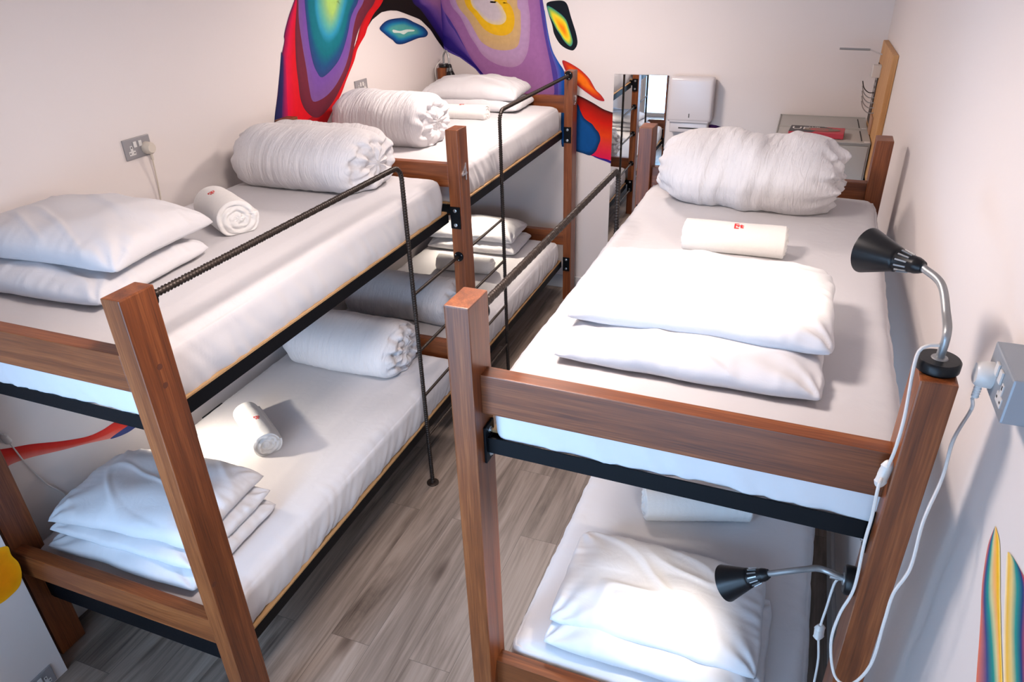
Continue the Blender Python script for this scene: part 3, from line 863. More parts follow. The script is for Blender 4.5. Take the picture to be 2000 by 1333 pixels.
def cord(label, pts, r=0.0032, name='cord', sw=None, plug=None, mat=None):
    pts = [Vector(p) for p in pts]
    P = resample(catmull(pts, 14), 0.008)
    root = thing(name, label, 'cord', pts[-1])
    O = Matrix.Translation(-pts[-1])
    bm = bmesh.new(); tube(bm, P, r, 8)
    from_bm('cable', bm, mat or whitep, root, True, O)
    if sw is not None:
        i, ln = sw
        p = pts[i]; d = (pts[i + 1] - pts[i - 1]).normalized()
        a = d.orthogonal().normalized(); b_ = d.cross(a)
        bm = bmesh.new()
        prof = [(-0.5, 0.0), (-0.5, 0.45), (-0.44, 0.7), (-0.30, 1.0), (-0.24, 0.9), (0.24, 0.9), (0.30, 1.0), (0.44, 0.7), (0.5, 0.45), (0.5, 0)]
        rings = []
        for t, s in prof:
            rings.append([bm.verts.new(p + d * t * ln + a * math.copysign(abs(cos(q)) ** 0.55, cos(q)) * 0.0135 * max(s, 0.01) + b_ * math.copysign(abs(sin(q)) ** 0.55, sin(q)) * 0.0095 * max(s, 0.01)) for q in [2 * pi * k / 16 for k in range(16)]])
        for A, B in zip(rings, rings[1:]):
            for k in range(16): bm.faces.new((A[k], A[(k + 1) % 16], B[(k + 1) % 16], B[k]))
        so = from_bm('inline_switch', bm, whitep, root, True, O)
        bm = bmesh.new(); box(bm, -0.004, 0.004, -0.0025, 0.0025, -0.008, 0.008, 0.001)
        Mx = Matrix((a, b_, d)).transposed().to_4x4(); Mx.translation = p - pts[-1] + b_ * 0.009
        from_bm('rocker', bm, whitep, so, False, O.inverted() @ Mx)
    if plug is not None:
        plug(root, O)
    return root


# lamp on top of the front right post
pc = G(1.063 - FPX / 2, FPY / 2, GH)
t1 = at(1798, 521, 'y', 0.42)
m1_ = at(1736, 487, 'y', 0.47)
lamp('black gooseneck reading lamp standing on top of the right front post', pc, (0, 0, 1),
     [pc + Vector((0, 0, 0.075)), at(1848, 612, 'y', 0.30), at(1838, 555, 'y', 0.36)], t1, Vector((m1_ - t1)).normalized() + Vector((-0.05, 0.05, -0.22)), 12, 2.3)
# small lamp on the inner face of the same post
pb = G(1.063 - FPX, FPY * 0.55, at(1668, 1128, 'y', 0.26).z)
t2 = at(1497, 1122, 'y', 0.36)
lamp('small black gooseneck lamp on the right post below the upper mattress', pb, (-1, 0, 0),
     [pb + Vector((-0.075, 0.01, 0.004)), at(1570, 1113, 'y', 0.33)], t2, Vector((-0.70, 0.08, -0.58)), 10, 2.3, cap=0.032)
# lamp above the wall-side post of the far left bunk
pf = Vector((X0 + FPX / 2, Y2 + FPY / 2, FH))
lamp('black reading lamp hanging over the far left corner post beside the mural', pf, (0, 0, 1),
     [pf + Vector((0.0, 0, 0.08)), pf + Vector((0.030, -0.01, 0.115)), pf + Vector((0.052, -0.02, 0.075))], pf + Vector((0.058, -0.03, 0.020)), Vector((0.16, -0.12, -1)), 0.6, 1.6)
# lamps under the upper decks on the left
pn_ = Vector((X0 + FPX, FPY * 0.5, 1.20))
lamp('black reading lamp on the wall-side front post under the near left top mattress', pn_, (1, 0, 0),
     [Vector((-0.955, 0.16, 1.245)), Vector((-0.965, 0.40, 1.20)), Vector((-0.97, 0.52, 1.06))], Vector((-0.968, 0.60, 0.93)), Vector((0.34, 0.30, -0.55)), 16, 2.3, cap=0.030)
pk_ = Vector((X0 + FPX, Y2 + FPY * 0.5, 1.10))
lamp('black reading lamp on the wall-side post under the far left top mattress', pk_, (1, 0, 0),
     [pk_ + Vector((0.07, -0.06, 0.02)), pk_ + Vector((0.13, -0.22, 0.03))], pk_ + Vector((0.22, -0.36, 0.0)), Vector((0.35, -0.35, -1.0)), 26, 2.0, cap=0.030)

# cords


def round_plug(c, nrm, r=0.024, d=0.028):
    def f(root, O):
        bm = bmesh.new(); n_ = Vector(nrm)
        lathe(bm, Vector(c), n_, [(0, 0), (0, r * 1.05), (0.006, r * 1.05), (d * 0.8, r), (d, r * 0.8), (d, 0)], 28)
        po = from_bm('plug', bm, creamp if nrm[0] > 0.5 else whitep, root, True, O)
        bm = bmesh.new(); P = [Vector(c) + n_ * d * 0.55 + Vector((0, 0, -r * 0.8)), Vector(c) + n_ * d * 0.55 + Vector((0, 0, -r * 1.6 - 0.012))]
        tube(bm, resample(P, 0.0014), 0.006, 10, lambda i, an, q: 0.0058 if (i // 2) % 2 else 0.0068)
        from_bm('strain_relief', bm, creamp if nrm[0] > 0.5 else whitep, root, True, O)
    return f


# socket box on the right wall
sbx = XR - 0.045
sc = at(1955, 745, 'x', sbx)
box_c = Vector((XR, sc.y - 0.0, sc.z))
yb_, ya_ = at(1944, 740, 'x', sbx).y + 0.0, 0.0
tl = at(1952, 680, 'x', sbx); bl = at(1952, 818, 'x', sbx); br_ = at(2000, 822, 'x', sbx)
nt_ = at(1981, 744, 'x', sbx); nb_ = at(1951, 815, 'x', sbx); ft_ = at(1952, 677, 'x', sbx)
zt = (nt_.z + ft_.z) / 2; zb_ = zt - 0.088; y_near = nt_.y; y_far = y_near + 0.148


def socket(label, c, nrm, mat, wdt=0.148, hgt=0.088, depth=0.010, name='wall_socket', dark=False, screws=True):
    """double mains socket: plate, two switches, two T-shaped inserts with slots; c = centre on the wall"""
    root = thing(name, label, 'socket', c)
    s = nrm
    bm = bmesh.new(); xa, xb = sorted((0, s * depth)); box(bm, xa, xb, -wdt / 2, wdt / 2, -hgt / 2, hgt / 2, min(0.004, depth * 0.4), 2)
    from_bm('face_plate', bm, mat, root)
    X = s * depth
    for d in (-1, 1):
        yc = d * wdt * 0.25

        def bx(nm, y0, y1, z0, z1, t, m_, par):
            bm = bmesh.new(); a_, b_ = sorted((X, X + s * t)); box(bm, a_, b_, y0, y1, z0, z1, 0.0006, 1); return from_bm(nm, bm, m_, par)
        bx('switch', d * wdt * 0.10 - 0.008, d * wdt * 0.10 + 0.008, 0.004, 0.028, 0.004, whitep, root)
        bm = bmesh.new(); a_, b_ = sorted((X, X + s * 0.0015))
        box(bm, a_, b_, yc - 0.006, yc + 0.006, -0.008, 0.013); box(bm, a_, b_, yc - 0.017, yc + 0.017, -0.026, -0.008)
        ins = from_bm('pin_insert', bm, whitep, root)
        for (u, v, h1, h2) in ((0, 0.006, 0.002, 0.004), (-0.011, -0.017, 0.003, 0.002), (0.011, -0.017, 0.003, 0.002)):
            bm = bmesh.new(); a2, b2 = sorted((X + s * 0.0014, X + s * 0.0020)); box(bm, a2, b2, yc + u - h1, yc + u + h1, v - h2, v + h2)
            from_bm('pin_slot', bm, dark_m, ins)
    return root


socket('grey metal-clad double socket box on the right wall above the striped mural', (XR, (y_far + y_near) / 2, (zt + zb_) / 2), -1, greybox, 0.148, 0.088, 0.045)
pl = Vector((XR - 0.045, y_far - 0.037, (zt + zb_) / 2 - 0.010))
pr_ = G(1.063 - FPX, 0, 0)
pn1 = pl + Vector((-0.018, 0, -0.055))
cpts = [pc + Vector((-0.008, -0.004, 0.052)), pc + Vector((-0.030, -0.012, 0.050)), pc + Vector((-0.043, -0.022, 0.026)),
        G(1.063 - FPX - 0.007, 0.004, 1.70), G(1.063 - FPX - 0.009, -0.004, 1.62), G(1.063 - FPX - 0.013, 0.010, 1.555)]
for (x, y, yy) in ((1716, 950, 0.165), (1703, 1010, 0.165), (1688, 1062, 0.165), (1668, 1150, 0.165), (1640, 1200, 0.16), (1623, 1255, 0.15), (1630, 1320, 0.13), (1660, 1338, 0.11), (1700, 1300, 0.10), (1727, 1215, 0.10), (1745, 1160, 0.10), (1778, 1110, 0.10), (1803, 1020, 0.12), (1840, 935, 0.16), (1862, 860, 0.2), (1897, 800, 0.26)):
    cpts.append(at(x, y, 'y', yy))
cpts.append(pn1)
cord('long white lamp cord looping past the right front post to the grey socket', cpts, 0.0034, sw=(5, 0.062), plug=round_plug(pl, (-1, 0, 0)))
# cord of the small lamp
c2 = [pb + Vector((-0.03, 0.0, 0.0)) * 1.0, at(1630, 1140, 'y', 0.27), at(1615, 1185, 'y', 0.27), at(1600, 1235, 'y', 0.27), at(1598, 1290, 'y', 0.27), at(1588, 1345, 'y', 0.27), at(1580, 1400, 'y', 0.27), at(1578, 1500, 'y', 0.27)]
cord('thin white cord with switch hanging from the small lamp', c2, 0.003, sw=(3, 0.05))
# sockets on the left wall
s1 = at(267, 288, 'x', XL)
socket('brushed grey double socket with cream plug on the left wall', (XL, s1.y, s1.z), 1, greyp, 0.142, 0.086, 0.008)
pL = Vector((XL + 0.008, s1.y + 0.142 * 0.25 + 0.006, s1.z - 0.010))
q0 = pL + Vector((0.018, 0, -0.052))
cord('cream cord hanging down the left wall from the plug behind the mattress', [Vector((XL + 0.02, s1.y + 0.03, 1.30)), Vector((XL + 0.014, s1.y + 0.03, 1.50)), Vector((XL + 0.012, s1.y + 0.045, 1.62)), q0], 0.0030, plug=round_plug(pL, (1, 0, 0), 0.025, 0.034), mat=creamp)
s2 = at(702, 163, 'x', XL)
socket('grey double socket on the left wall above the far rolled duvet', (XL, s2.y + 0.01, s2.z - 0.022), 1, greyp, 0.142, 0.086, 0.008)
s3 = at(418, 806, 'x', XL)
black_plate = simple('black_socket_plate', (0.02, 0.02, 0.022), 0.4)
socket('black double socket low on the left wall by the lower mattress', (XL, s3.y - 0.01, s3.z - 0.02), 1, black_plate, 0.146, 0.086, 0.010)
# cord with switch seen under the near upper deck
k0 = at(-20, 830, 'x', XL + 0.02)
cord('white cord with inline switch on the left wall behind the near lower pillows', [at(-60, 800, 'x', XL + 0.04), at(-20, 832, 'x', XL + 0.03), at(12, 858, 'x', XL + 0.02), at(50, 905, 'x', XL + 0.012), at(90, 945, 'x', XL + 0.010), at(130, 972, 'x', XL + 0.010), at(170, 1040, 'x', XL + 0.01)], 0.003, sw=(2, 0.055))
# cord beside the far corner lamp
cord('white cord running down the far left corner post from its lamp', [pf + Vector((-0.02, -0.005, 0.05)), pf + Vector((-0.038, -0.070, 0.0)), pf + Vector((-0.040, -0.066, -0.10)), pf + Vector((-0.040, -0.066, -0.30)), pf + Vector((-0.038, -0.066, -0.42))], 0.003, sw=(3, 0.05))
# grey socket on the pier
ps = at(66, 1332, 'x', PX)
socket('grey double socket low on the painted pier at the left foreground', (PX, ps.y, ps.z - 0.03), 1, greyp, 0.142, 0.086, 0.008)

# ------------------------------------------------------------------ mural


def srgb(h):
    c = [int(h[i:i + 2], 16) / 255 for i in (0, 2, 4)]
    return tuple((x / 12.92 if x <= 0.04045 else ((x + 0.055) / 1.055) ** 2.4) for x in c)


def arc_resample(P, n, closed):
    Q = P + [P[0]] if closed else P
    d = [0]
    for a, b_ in zip(Q, Q[1:]): d.append(d[-1] + math.hypot(b_[0] - a[0], b_[1] - a[1]))
    out = []; j = 0; m_ = n if closed else n - 1
    for k in range(n):
        t = d[-1] * k / m_
        while j < len(d) - 2 and d[j + 1] < t: j += 1
        s = (t - d[j]) / max(1e-9, d[j + 1] - d[j])
        out.append((Q[j][0] + (Q[j + 1][0] - Q[j][0]) * s, Q[j][1] + (Q[j + 1][1] - Q[j][1]) * s))
    return out


def smooth2(P, closed, per=6):
    n = len(P); out = []
    rng = range(n) if closed else range(n - 1)
    for i in rng:
        if closed: a, b_, c, d = P[(i - 1) % n], P[i], P[(i + 1) % n], P[(i + 2) % n]
        else: a, b_, c, d = P[max(i - 1, 0)], P[i], P[i + 1], P[min(i + 2, n - 1)]
        for k in range(per):
            t = k / per
            out.append(tuple(0.5 * (2 * b_[q] + (c[q] - a[q]) * t + (2 * a[q] - 5 * b_[q] + 4 * c[q] - d[q]) * t * t + (3 * b_[q] - 3 * c[q] + d[q] - a[q]) * t ** 3) for q in (0, 1)))
    if not closed: out.append(P[-1])
    return out


class Paint:
    """thin coats of paint on one wall plane; coat k lies k * 0.15 mm above the wall"""

    def __init__(self, ax, val, sgn):
        self.ax, self.val, self.s, self.k = ax, val, sgn, 0
        self.v, self.f, self.c = [], [], []

    def place(self, p):
        q = at(p[0], p[1], self.ax, self.val)
        i = 'xyz'.index(self.ax)
        q[i] = self.val + self.s * (0.0012 + 0.00018 * self.k)
        q.z = min(q.z, ZC - 0.002)
        if self.ax == 'x' and self.val < 0: q.y = min(q.y, YB - 0.0005)
        if self.ax == 'y': q.x = max(q.x, XL + 0.0005)
        return q

    def rings(self, contours, colours, closed=True, n=120, sharp=False, sm=True):
        """bands between successive contours, colour runs from one to the next; innermost filled when closed"""
        rows = []
        for C in contours:
            P = smooth2(C, closed) if sm else C
            rows.append([self.place(p) for p in arc_resample(P, n, closed)])
        base = len(self.v)
        for r in rows: self.v += r
        for k in range(len(rows) - 1):
            ca, cb = colours[k], colours[k + 1] if not sharp else colours[k]
            m_ = n if closed else n - 1
            for i in range(m_):
                j = (i + 1) % n
                self.f.append((base + k * n + i, base + k * n + j, base + (k + 1) * n + j, base + (k + 1) * n + i)); self.c.append((ca, ca, cb, cb))
        if closed:
            k = len(rows) - 1
            self.f.append(tuple(base + k * n + i for i in range(n))); self.c.append(tuple(colours[-1] for _ in range(n)))
        self.k += 1

    def fill(self, C, colour, sm=True):
        self.rings([C], [colour], True, 120, sm=sm)

    def build(self, name, parent=None):
        me = bpy.data.meshes.new(name); me.from_pydata([tuple(v) for v in self.v], [], self.f)
        ca = me.color_attributes.new('paint', 'FLOAT_COLOR', 'CORNER')
        li = 0
        for cs in self.c:
            for c in cs:
                ca.data[li].color = (*c, 1); li += 1
        bm = bmesh.new(); bm.from_mesh(me)
        ng = [f for f in bm.faces if len(f.verts) > 4]
        bmesh.ops.triangulate(bm, faces=ng)
        bm.to_mesh(me); bm.free()
        me.materials.append(pm)
        # normals towards the room
        i = 'xyz'.index(self.ax)
        o = bpy.data.objects.new(name, me); COL.objects.link(o)
        if parent: o.parent = parent
        return o


def c1(*P): return [(500 + x * 0.2003, y * 0.2003) for x, y in P]
def c2_(*P): return [(850 + x * 0.2003, y * 0.2003) for x, y in P]


S = srgb
mural = thing('wall_mural', 'huge multicoloured mural painted over the left and back walls above the far bunk', 'mural', (XL, 3.0, 1.8))
OM = Matrix.Translation((-XL, -3.0, -1.8))
A = Paint('x', XL, 1)
# black ground round the white arch
arch = c1((1010, 400), (1050, 340), (1090, 260), (1130, 195), (1220, 120), (1300, 102), (1380, 105), (1500, 150), (1600, 190), (1700, 290), (1760, 385), (1830, 480), (1850, 496))
A.fill([(742, -60)] + [(735, -10), (718, 30), (694, 84), (702, 80)] + arch[1:] + [(880, 80), (880, 0), (880, -70)], S('0b0508'), sm=False)
# indigo / purple wedge near the corner
A.rings([c1((1480, -300), (1520, 0), (1600, 90), (1680, 200), (1780, 350), (1850, 470), (1930, 560)),
         c1((1530, -300), (1580, 0), (1660, 80), (1740, 200), (1820, 330), (1870, 410), (1930, 470)),
         c1((1560, -300), (1610, 0), (1700, 60), (1790, 170), (1860, 280), (1900, 330), (1930, 360)),
         c1((1600, -300), (1700, 0), (1780, 50), (1850, 110), (1900, 160), (1920, 190), (1940, 210)),
         c1((1700, -300), (1830, 0), (1870, 20), (1900, 40), (1920, 60), (1930, 70), (1950, 90))],
        [S('160b4a'), S('2c1a70'), S('6a4a95'), S('8c5f92'), S('9d6c98')], closed=False, n=60)
# flame: outer bands left to right
lo = [(590, -60), (576, -5), (564, 30), (558, 52), (554, 71), (555, 80), (549, 112), (545, 150), (541, 190), (536, 232), (532, 300)]
A.rings([lo,
         [(592, -60), (578, -5), (567, 30), (561, 55), (557, 80), (554, 112), (551, 150), (548, 190), (545, 232), (542, 300)],
         [(596, -60), (580, -5), (572, 30), (567, 60), (563, 90), (560, 120), (559, 150), (558, 190), (558, 232), (556, 300)],
         [(600, -60), (586, -5), (580, 30), (576, 60), (575, 90), (572, 120), (574, 150), (575, 190), (576, 232), (578, 300)],
         [(760, -60), (700, -5), (690, 60), (680, 110), (670, 150), (650, 190), (640, 215), (630, 240), (620, 270), (610, 300)]],
        [S('3a1140'), S('8f1144'), S('d0103f'), S('d01222'), S('c8101c')], closed=False, n=60)
nv = [lo[6], lo[7], lo[8], lo[9], lo[10], (548, 300), (552, 232), (553, 190), (553, 150), (553, 118)]
A.rings([[(549, 100), (546, 140), (542, 190), (536, 232), (532, 300)], [(552, 110), (552, 150), (551, 190), (549, 232), (548, 300)], [(556, 100), (559, 150), (560, 190), (562, 232), (562, 300)]],
        [S('16204a'), S('2a2055'), S('b01048')], closed=False, n=40)
# right red band down to the tip
A.rings([[(760, -60), (748, 0), (729, 28), (718, 52), (713, 68), (705, 82), (697, 98), (691, 120), (678, 152), (666, 184), (652, 210), (638, 240), (625, 270)],
         [(752, -60), (738, 0), (722, 26), (708, 56), (700, 80), (694, 96), (688, 118), (676, 148), (662, 182), (646, 208), (628, 234), (600, 262)],
         [(730, -60), (724, 0), (712, 26), (702, 56), (696, 80), (690, 96), (684, 118), (670, 148), (654, 180), (636, 206), (612, 226), (590, 240)]],
        [S('c00d16'), S('c41018'), S('8c1620')], closed=False, n=60)
# nested tongues of colour
K = [
    (c1((380, -300), (395, 0), (380, 300), (388, 600), (410, 800), (430, 960), (475, 1070), (550, 1140), (620, 1140), (700, 1060), (770, 960), (850, 800), (915, 640), (950, 470), (1000, 290), (1080, 130), (1160, 0), (1200, -300)), S('5c2030')),
    (c1((395, -300), (405, 0), (400, 300), (415, 600), (455, 800), (490, 940), (545, 1010), (600, 1010), (690, 940), (780, 840), (860, 690), (905, 560), (940, 420), (965, 260), (1010, 130), (1090, 0), (1150, -300)), S('6a2535')),
    (c1((400, -300), (410, 0), (415, 200), (450, 450), (490, 680), (515, 850), (545, 980), (600, 985), (690, 930), (775, 830), (850, 690), (895, 560), (925, 420), (950, 260), (985, 130), (1050, 0), (1110, -300)), S('75508c')),
    (c1((440, -300), (450, 0), (470, 200), (500, 450), (535, 640), (575, 720), (600, 770), (640, 780), (720, 710), (800, 610), (850, 520), (885, 420), (912, 300), (935, 180), (970, 90), (1010, 0), (1060, -300)), S('6f4a98')),
    (c1((460, -300), (470, 0), (488, 200), (515, 430), (555, 620), (600, 720), (625, 752), (655, 750), (715, 700), (790, 610), (835, 520), (868, 420), (898, 300), (920, 180), (955, 90), (995, 0), (1040, -300)), S('2c3a70')),
    (c1((480, -300), (490, 0), (505, 180), (540, 400), (585, 560), (630, 640), (655, 655), (680, 650), (730, 600), (790, 530), (830, 450), (860, 360), (885, 260), (905, 160), (930, 80), (960, 0), (1000, -300)), S('1c4a78')),
    (c1((500, -300), (510, 0), (525, 150), (560, 340), (610, 460), (655, 520), (680, 530), (705, 525), (745, 490), (795, 430), (830, 370), (855, 290), (875, 210), (890, 130), (915, 60), (935, 0), (960, -300)), S('0b6a78')),
    (c1((550, -300), (560, 0), (570, 130), (600, 270), (640, 370), (675, 415), (700, 425), (725, 415), (765, 380), (800, 330), (825, 270), (845, 210), (860, 150), (872, 100), (885, 50), (895, 0), (910, -300)), S('10707e')),
    (c1((575, -300), (582, 0), (590, 110), (610, 220), (645, 300), (680, 345), (705, 355), (730, 348), (765, 315), (790, 270), (810, 220), (828, 170), (840, 125), (850, 80), (860, 40), (870, 0), (885, -300)), S('2a8fb0')),
    (c1((610, -300), (620, 0), (630, 80), (650, 160), (675, 220), (700, 260), (715, 270), (735, 262), (760, 235), (780, 200), (795, 160), (805, 120), (812, 90), (820, 60), (828, 30), (835, 0), (850, -300)), S('5aa898')),
    (c1((660, -300), (670, 0), (678, 50), (690, 100), (705, 140), (720, 165), (735, 175), (748, 165), (762, 140), (772, 115), (780, 90), (785, 65), (790, 45), (795, 25), (798, 10), (800, 0), (810, -300)), S('8fbc7a')),
    (c1((690, -300), (698, 0), (704, 40), (710, 80), (720, 105), (732, 125), (742, 130), (752, 118), (760, 95), (765, 75), (770, 60), (774, 45), (778, 30), (782, 20), (784, 10), (786, 0), (795, -300)), S('a9cf6a')),
]
A.rings([K[0][0], K[1][0]], [K[0][1], K[1][1]], True, 160)
A.rings([K[2][0], K[3][0]], [K[2][1], K[3][1]], True, 160)
A.rings([k[0] for k in K[4:]], [k[1] for k in K[4:]], True, 160)
ao = A.build('painted_flame', mural); ao.matrix_local = OM

Bp = Paint('y', YB, -1)
base = [(858, -80), (858, 88), (866, 96), (880, 104), (898, 112), (913, 123), (928, 134), (950, 160), (985, 186), (1040, 196), (1075, 196), (1101, 192), (1104, 160), (1101, 140), (1090, 122), (1078, 100), (1070, 66), (1065, 30), (1060, 0), (1052, -80)]
Bp.fill(base, S('4a3a8a'), sm=False)
Bp.rings([[(850, 0), (856, 72), (870, 92), (885, 102), (902, 112), (918, 124), (932, 136), (960, 166)],
          [(855, 10), (862, 60), (878, 76), (890, 90), (906, 104), (920, 118), (938, 136), (970, 166)],
          [(862, 0), (874, 40), (888, 60), (902, 84), (914, 102), (928, 122), (948, 142), (990, 170)]], [S('1c1060'), S('2c1c74'), S('70509c')], closed=False, n=60)
Bp.rings([[(862, -80), (862, 5), (880, 40), (893, 62), (905, 86), (916, 106), (932, 130), (960, 160), (1000, 185), (1060, 192), (1082, 186), (1078, 140), (1070, 100), (1062, 60), (1054, 0), (1050, -80)],
          [(866, -80), (868, 5), (886, 40), (899, 62), (910, 86), (924, 106), (940, 126), (966, 148), (1000, 168), (1045, 172), (1062, 160), (1060, 120), (1052, 90), (1046, 50), (1042, 0), (1038, -80)]],
         [S('8a5a92'), S('99669a')], True, 120)
Bp.rings([c2_((130, -400), (140, 0), (250, 170), (340, 350), (400, 440), (450, 520), (530, 590), (640, 640), (760, 655), (840, 620), (890, 540), (915, 440), (925, 300), (925, 150), (905, 0), (880, -400)),
          c2_((170, -400), (180, 0), (290, 185), (380, 365), (430, 440), (480, 500), (560, 540), (660, 570), (760, 575), (830, 530), (865, 450), (880, 350), (885, 250), (880, 120), (860, 0), (830, -400))], [S('a983a8'), S('b290b4')], True, 120)
Bp.rings([c2_((190, -400), (200, 0), (330, 200), (430, 380), (480, 430), (550, 470), (620, 488), (700, 490), (770, 475), (810, 440), (825, 380), (835, 300), (835, 200), (830, 100), (800, 40), (780, -400)),
          c2_((250, -400), (255, 0), (360, 180), (445, 320), (500, 370), (570, 400), (630, 412), (700, 412), (750, 390), (780, 350), (795, 300), (802, 230), (800, 160), (790, 80), (765, 20), (735, -400))], [S('c2a078'), S('caa670')], True, 120)
Bp.rings([c2_((270, -400), (285, 0), (380, 150), (450, 250), (500, 300), (570, 335), (640, 348), (700, 340), (745, 310), (768, 260), (775, 200), (770, 140), (750, 80), (720, 30), (700, 0), (670, -400)),
          c2_((300, -400), (315, 0), (400, 140), (470, 210), (520, 255), (580, 285), (640, 292), (690, 280), (725, 240), (735, 190), (730, 140), (715, 95), (690, 50), (670, 20), (650, 0), (620, -400))], [S('e0ac20'), S('e6b418')], True, 120)
Bp.rings([c2_((330, -400), (345, 0), (420, 120), (480, 190), (530, 225), (580, 240), (640, 240), (680, 215), (695, 180), (690, 140), (670, 100), (650, 60), (620, 30), (600, 10), (580, 0), (560, -400)),
          c2_((360, -400), (375, 0), (440, 100), (500, 160), (550, 185), (590, 188), (620, 175), (630, 150), (625, 125), (610, 95), (590, 60), (570, 35), (555, 20), (540, 10), (530, 0), (515, -400))], [S('dcc690'), S('c6b8bc')], True, 120)
# blue right border of the big shape
Bp.rings([[(1062, 20), (1068, 66), (1074, 95), (1082, 120), (1088, 140), (1090, 165), (1090, 200)], [(1063, 20), (1070, 60), (1077, 95), (1088, 118), (1096, 138), (1098, 165), (1098, 200)], [(1064, 20), (1071, 64), (1079, 98), (1091, 121), (1102, 139), (1105, 160), (1104, 200)]],
         [S('5a50a0'), S('1450a0'), S('1a3c90')], closed=False, n=40)
bo = Bp.build('painted_agate', mural); bo.matrix_local = OM
E = Paint('x', XL, 1); E.k = 1
ey = c1((1205, 270), (1240, 225), (1290, 195), (1360, 180), (1440, 175), (1500, 195), (1530, 212), (1590, 240), (1640, 270), (1675, 320), (1655, 358), (1600, 368), (1560, 380), (1500, 405), (1430, 430), (1370, 428), (1330, 390), (1290, 362), (1240, 320), (1212, 295))
cx0, cy0 = 500 + 1430 * .2003, 300 * .2003


def shrink(P, s, c, sy=None): return [(c[0] + (x - c[0]) * s, c[1] + (y - c[1]) * (sy or s)) for x, y in P]


E.rings([ey, shrink(ey, .86, (cx0, cy0), .78), shrink(ey, .70, (cx0, cy0), .60), shrink(ey, .52, (cx0, cy0), .42)], [S('0c1f50'), S('0f4a86'), S('16789c'), S('4a9a94')])
E.fill(c1((1335, 290), (1400, 302), (1470, 288), (1540, 292), (1535, 305), (1480, 312), (1440, 335), (1400, 322), (1340, 318)), S('c8d8d0'))
tag(E.build('painted_motif'), 'blue eye-shaped spot painted inside the white arch on the left wall', 'mural')
Q = Paint('y', YB, -1)
Q.fill(c2_((1085, 45), (1110, 18), (1160, 8), (1230, 5), (1270, 20), (1295, 60), (1320, 150), (1345, 230), (1370, 310), (1388, 400), (1380, 450), (1355, 485), (1330, 492), (1270, 470), (1210, 420), (1160, 330), (1140, 240), (1110, 150)), S('08101a'))
ye = c2_((1092, 62), (1130, 70), (1190, 110), (1240, 150), (1280, 200), (1305, 270), (1330, 350), (1342, 410), (1325, 450), (1295, 440), (1250, 390), (1220, 340), (1180, 280), (1150, 220), (1110, 140))
cc_ = (850 + 1250 * .2003, 290 * .2003)
Q.rings([ye, shrink(ye, .84, cc_), shrink(ye, .66, cc_), shrink(ye, .4, cc_), shrink(ye, .16, cc_)], [S('107878'), S('7cae50'), S('e0d030'), S('f0b010'), S('ec8008')])
tag(Q.build('painted_motif'), 'black egg shape with yellow-orange core painted on the back wall', 'mural')
Q = Paint('y', YB, -1)
bd = c2_((1240, 590), (1300, 608), (1400, 668), (1455, 715), (1505, 770), (1540, 830), (1570, 880), (1620, 930), (1650, 985), (1580, 972), (1480, 905), (1420, 860), (1370, 815), (1300, 740), (1258, 660))
cb_ = (850 + 1440 * .2003, 780 * .2003)
Q.rings([bd, shrink(bd, .75, cb_), shrink(bd, .4, cb_)], [S('9c2030'), S('cc3810'), S('ec7010')])
tag(Q.build('painted_motif'), 'pointed orange-red flame painted on the back wall behind the far post', 'mural')
Q = Paint('y', YB, -1)


def c4(*P): return [(1080 + x * .18, 100 + y * .18) for x, y in P]


Q.rings([c4((90, 400), (150, 430), (265, 475), (350, 515), (450, 570), (550, 630), (655, 668)), c4((90, 480), (150, 500), (265, 520), (350, 560), (450, 615), (550, 670), (655, 705)), c4((90, 640), (150, 640), (265, 640), (350, 680), (450, 740), (550, 790), (648, 800)),
         c4((90, 800), (150, 800), (265, 800), (350, 850), (450, 880), (550, 920), (642, 930)), c4((90, 1010), (150, 1040), (265, 1085), (350, 1100), (430, 1140), (540, 1170), (632, 1185))],
        [S('140a0c'), S('8a1408'), S('c41808'), S('d63c10'), S('d4124a')], closed=False, n=60)
Q.rings([c4((262, 570), (300, 650), (335, 720), (380, 760), (425, 790), (460, 840), (500, 890), (515, 960), (495, 1020), (470, 1080), (430, 1120), (395, 1132), (330, 1110), (255, 1088), (130, 1040), (92, 1000), (92, 620), (130, 560)),
         c4((262, 640), (290, 700), (320, 760), (370, 800), (410, 840), (440, 880), (460, 930), (465, 970), (450, 1010), (425, 1050), (395, 1080), (370, 1085), (320, 1070), (255, 1050), (130, 1000), (100, 960), (100, 640), (130, 600))], [S('082a50'), S('0a4a88')])
Q.rings([c4((420, 1125), (500, 1155), (570, 1170), (630, 1190)), c4((450, 1150), (510, 1175), (570, 1195), (630, 1220))], [S('2a1a70'), S('3a2a8a')], closed=False, n=12)
tag(Q.build('painted_motif'), 'red, orange and blue block painted on the back wall beside the mirror', 'mural')
Q = Paint('y', YB, -1)
Q.rings([[(1288, 292), (1308, 290), (1330, 272), (1352, 256), (1380, 244), (1408, 248), (1450, 275), (1500, 330)], [(1288, 345), (1310, 345), (1340, 340), (1370, 330), (1400, 320), (1430, 330), (1470, 350), (1500, 380)]], [S('3a1a50'), S('b01460')], closed=False, n=30)
tag(Q.build('painted_motif'), 'purple and magenta shape painted on the back wall below the towel dispenser', 'mural')
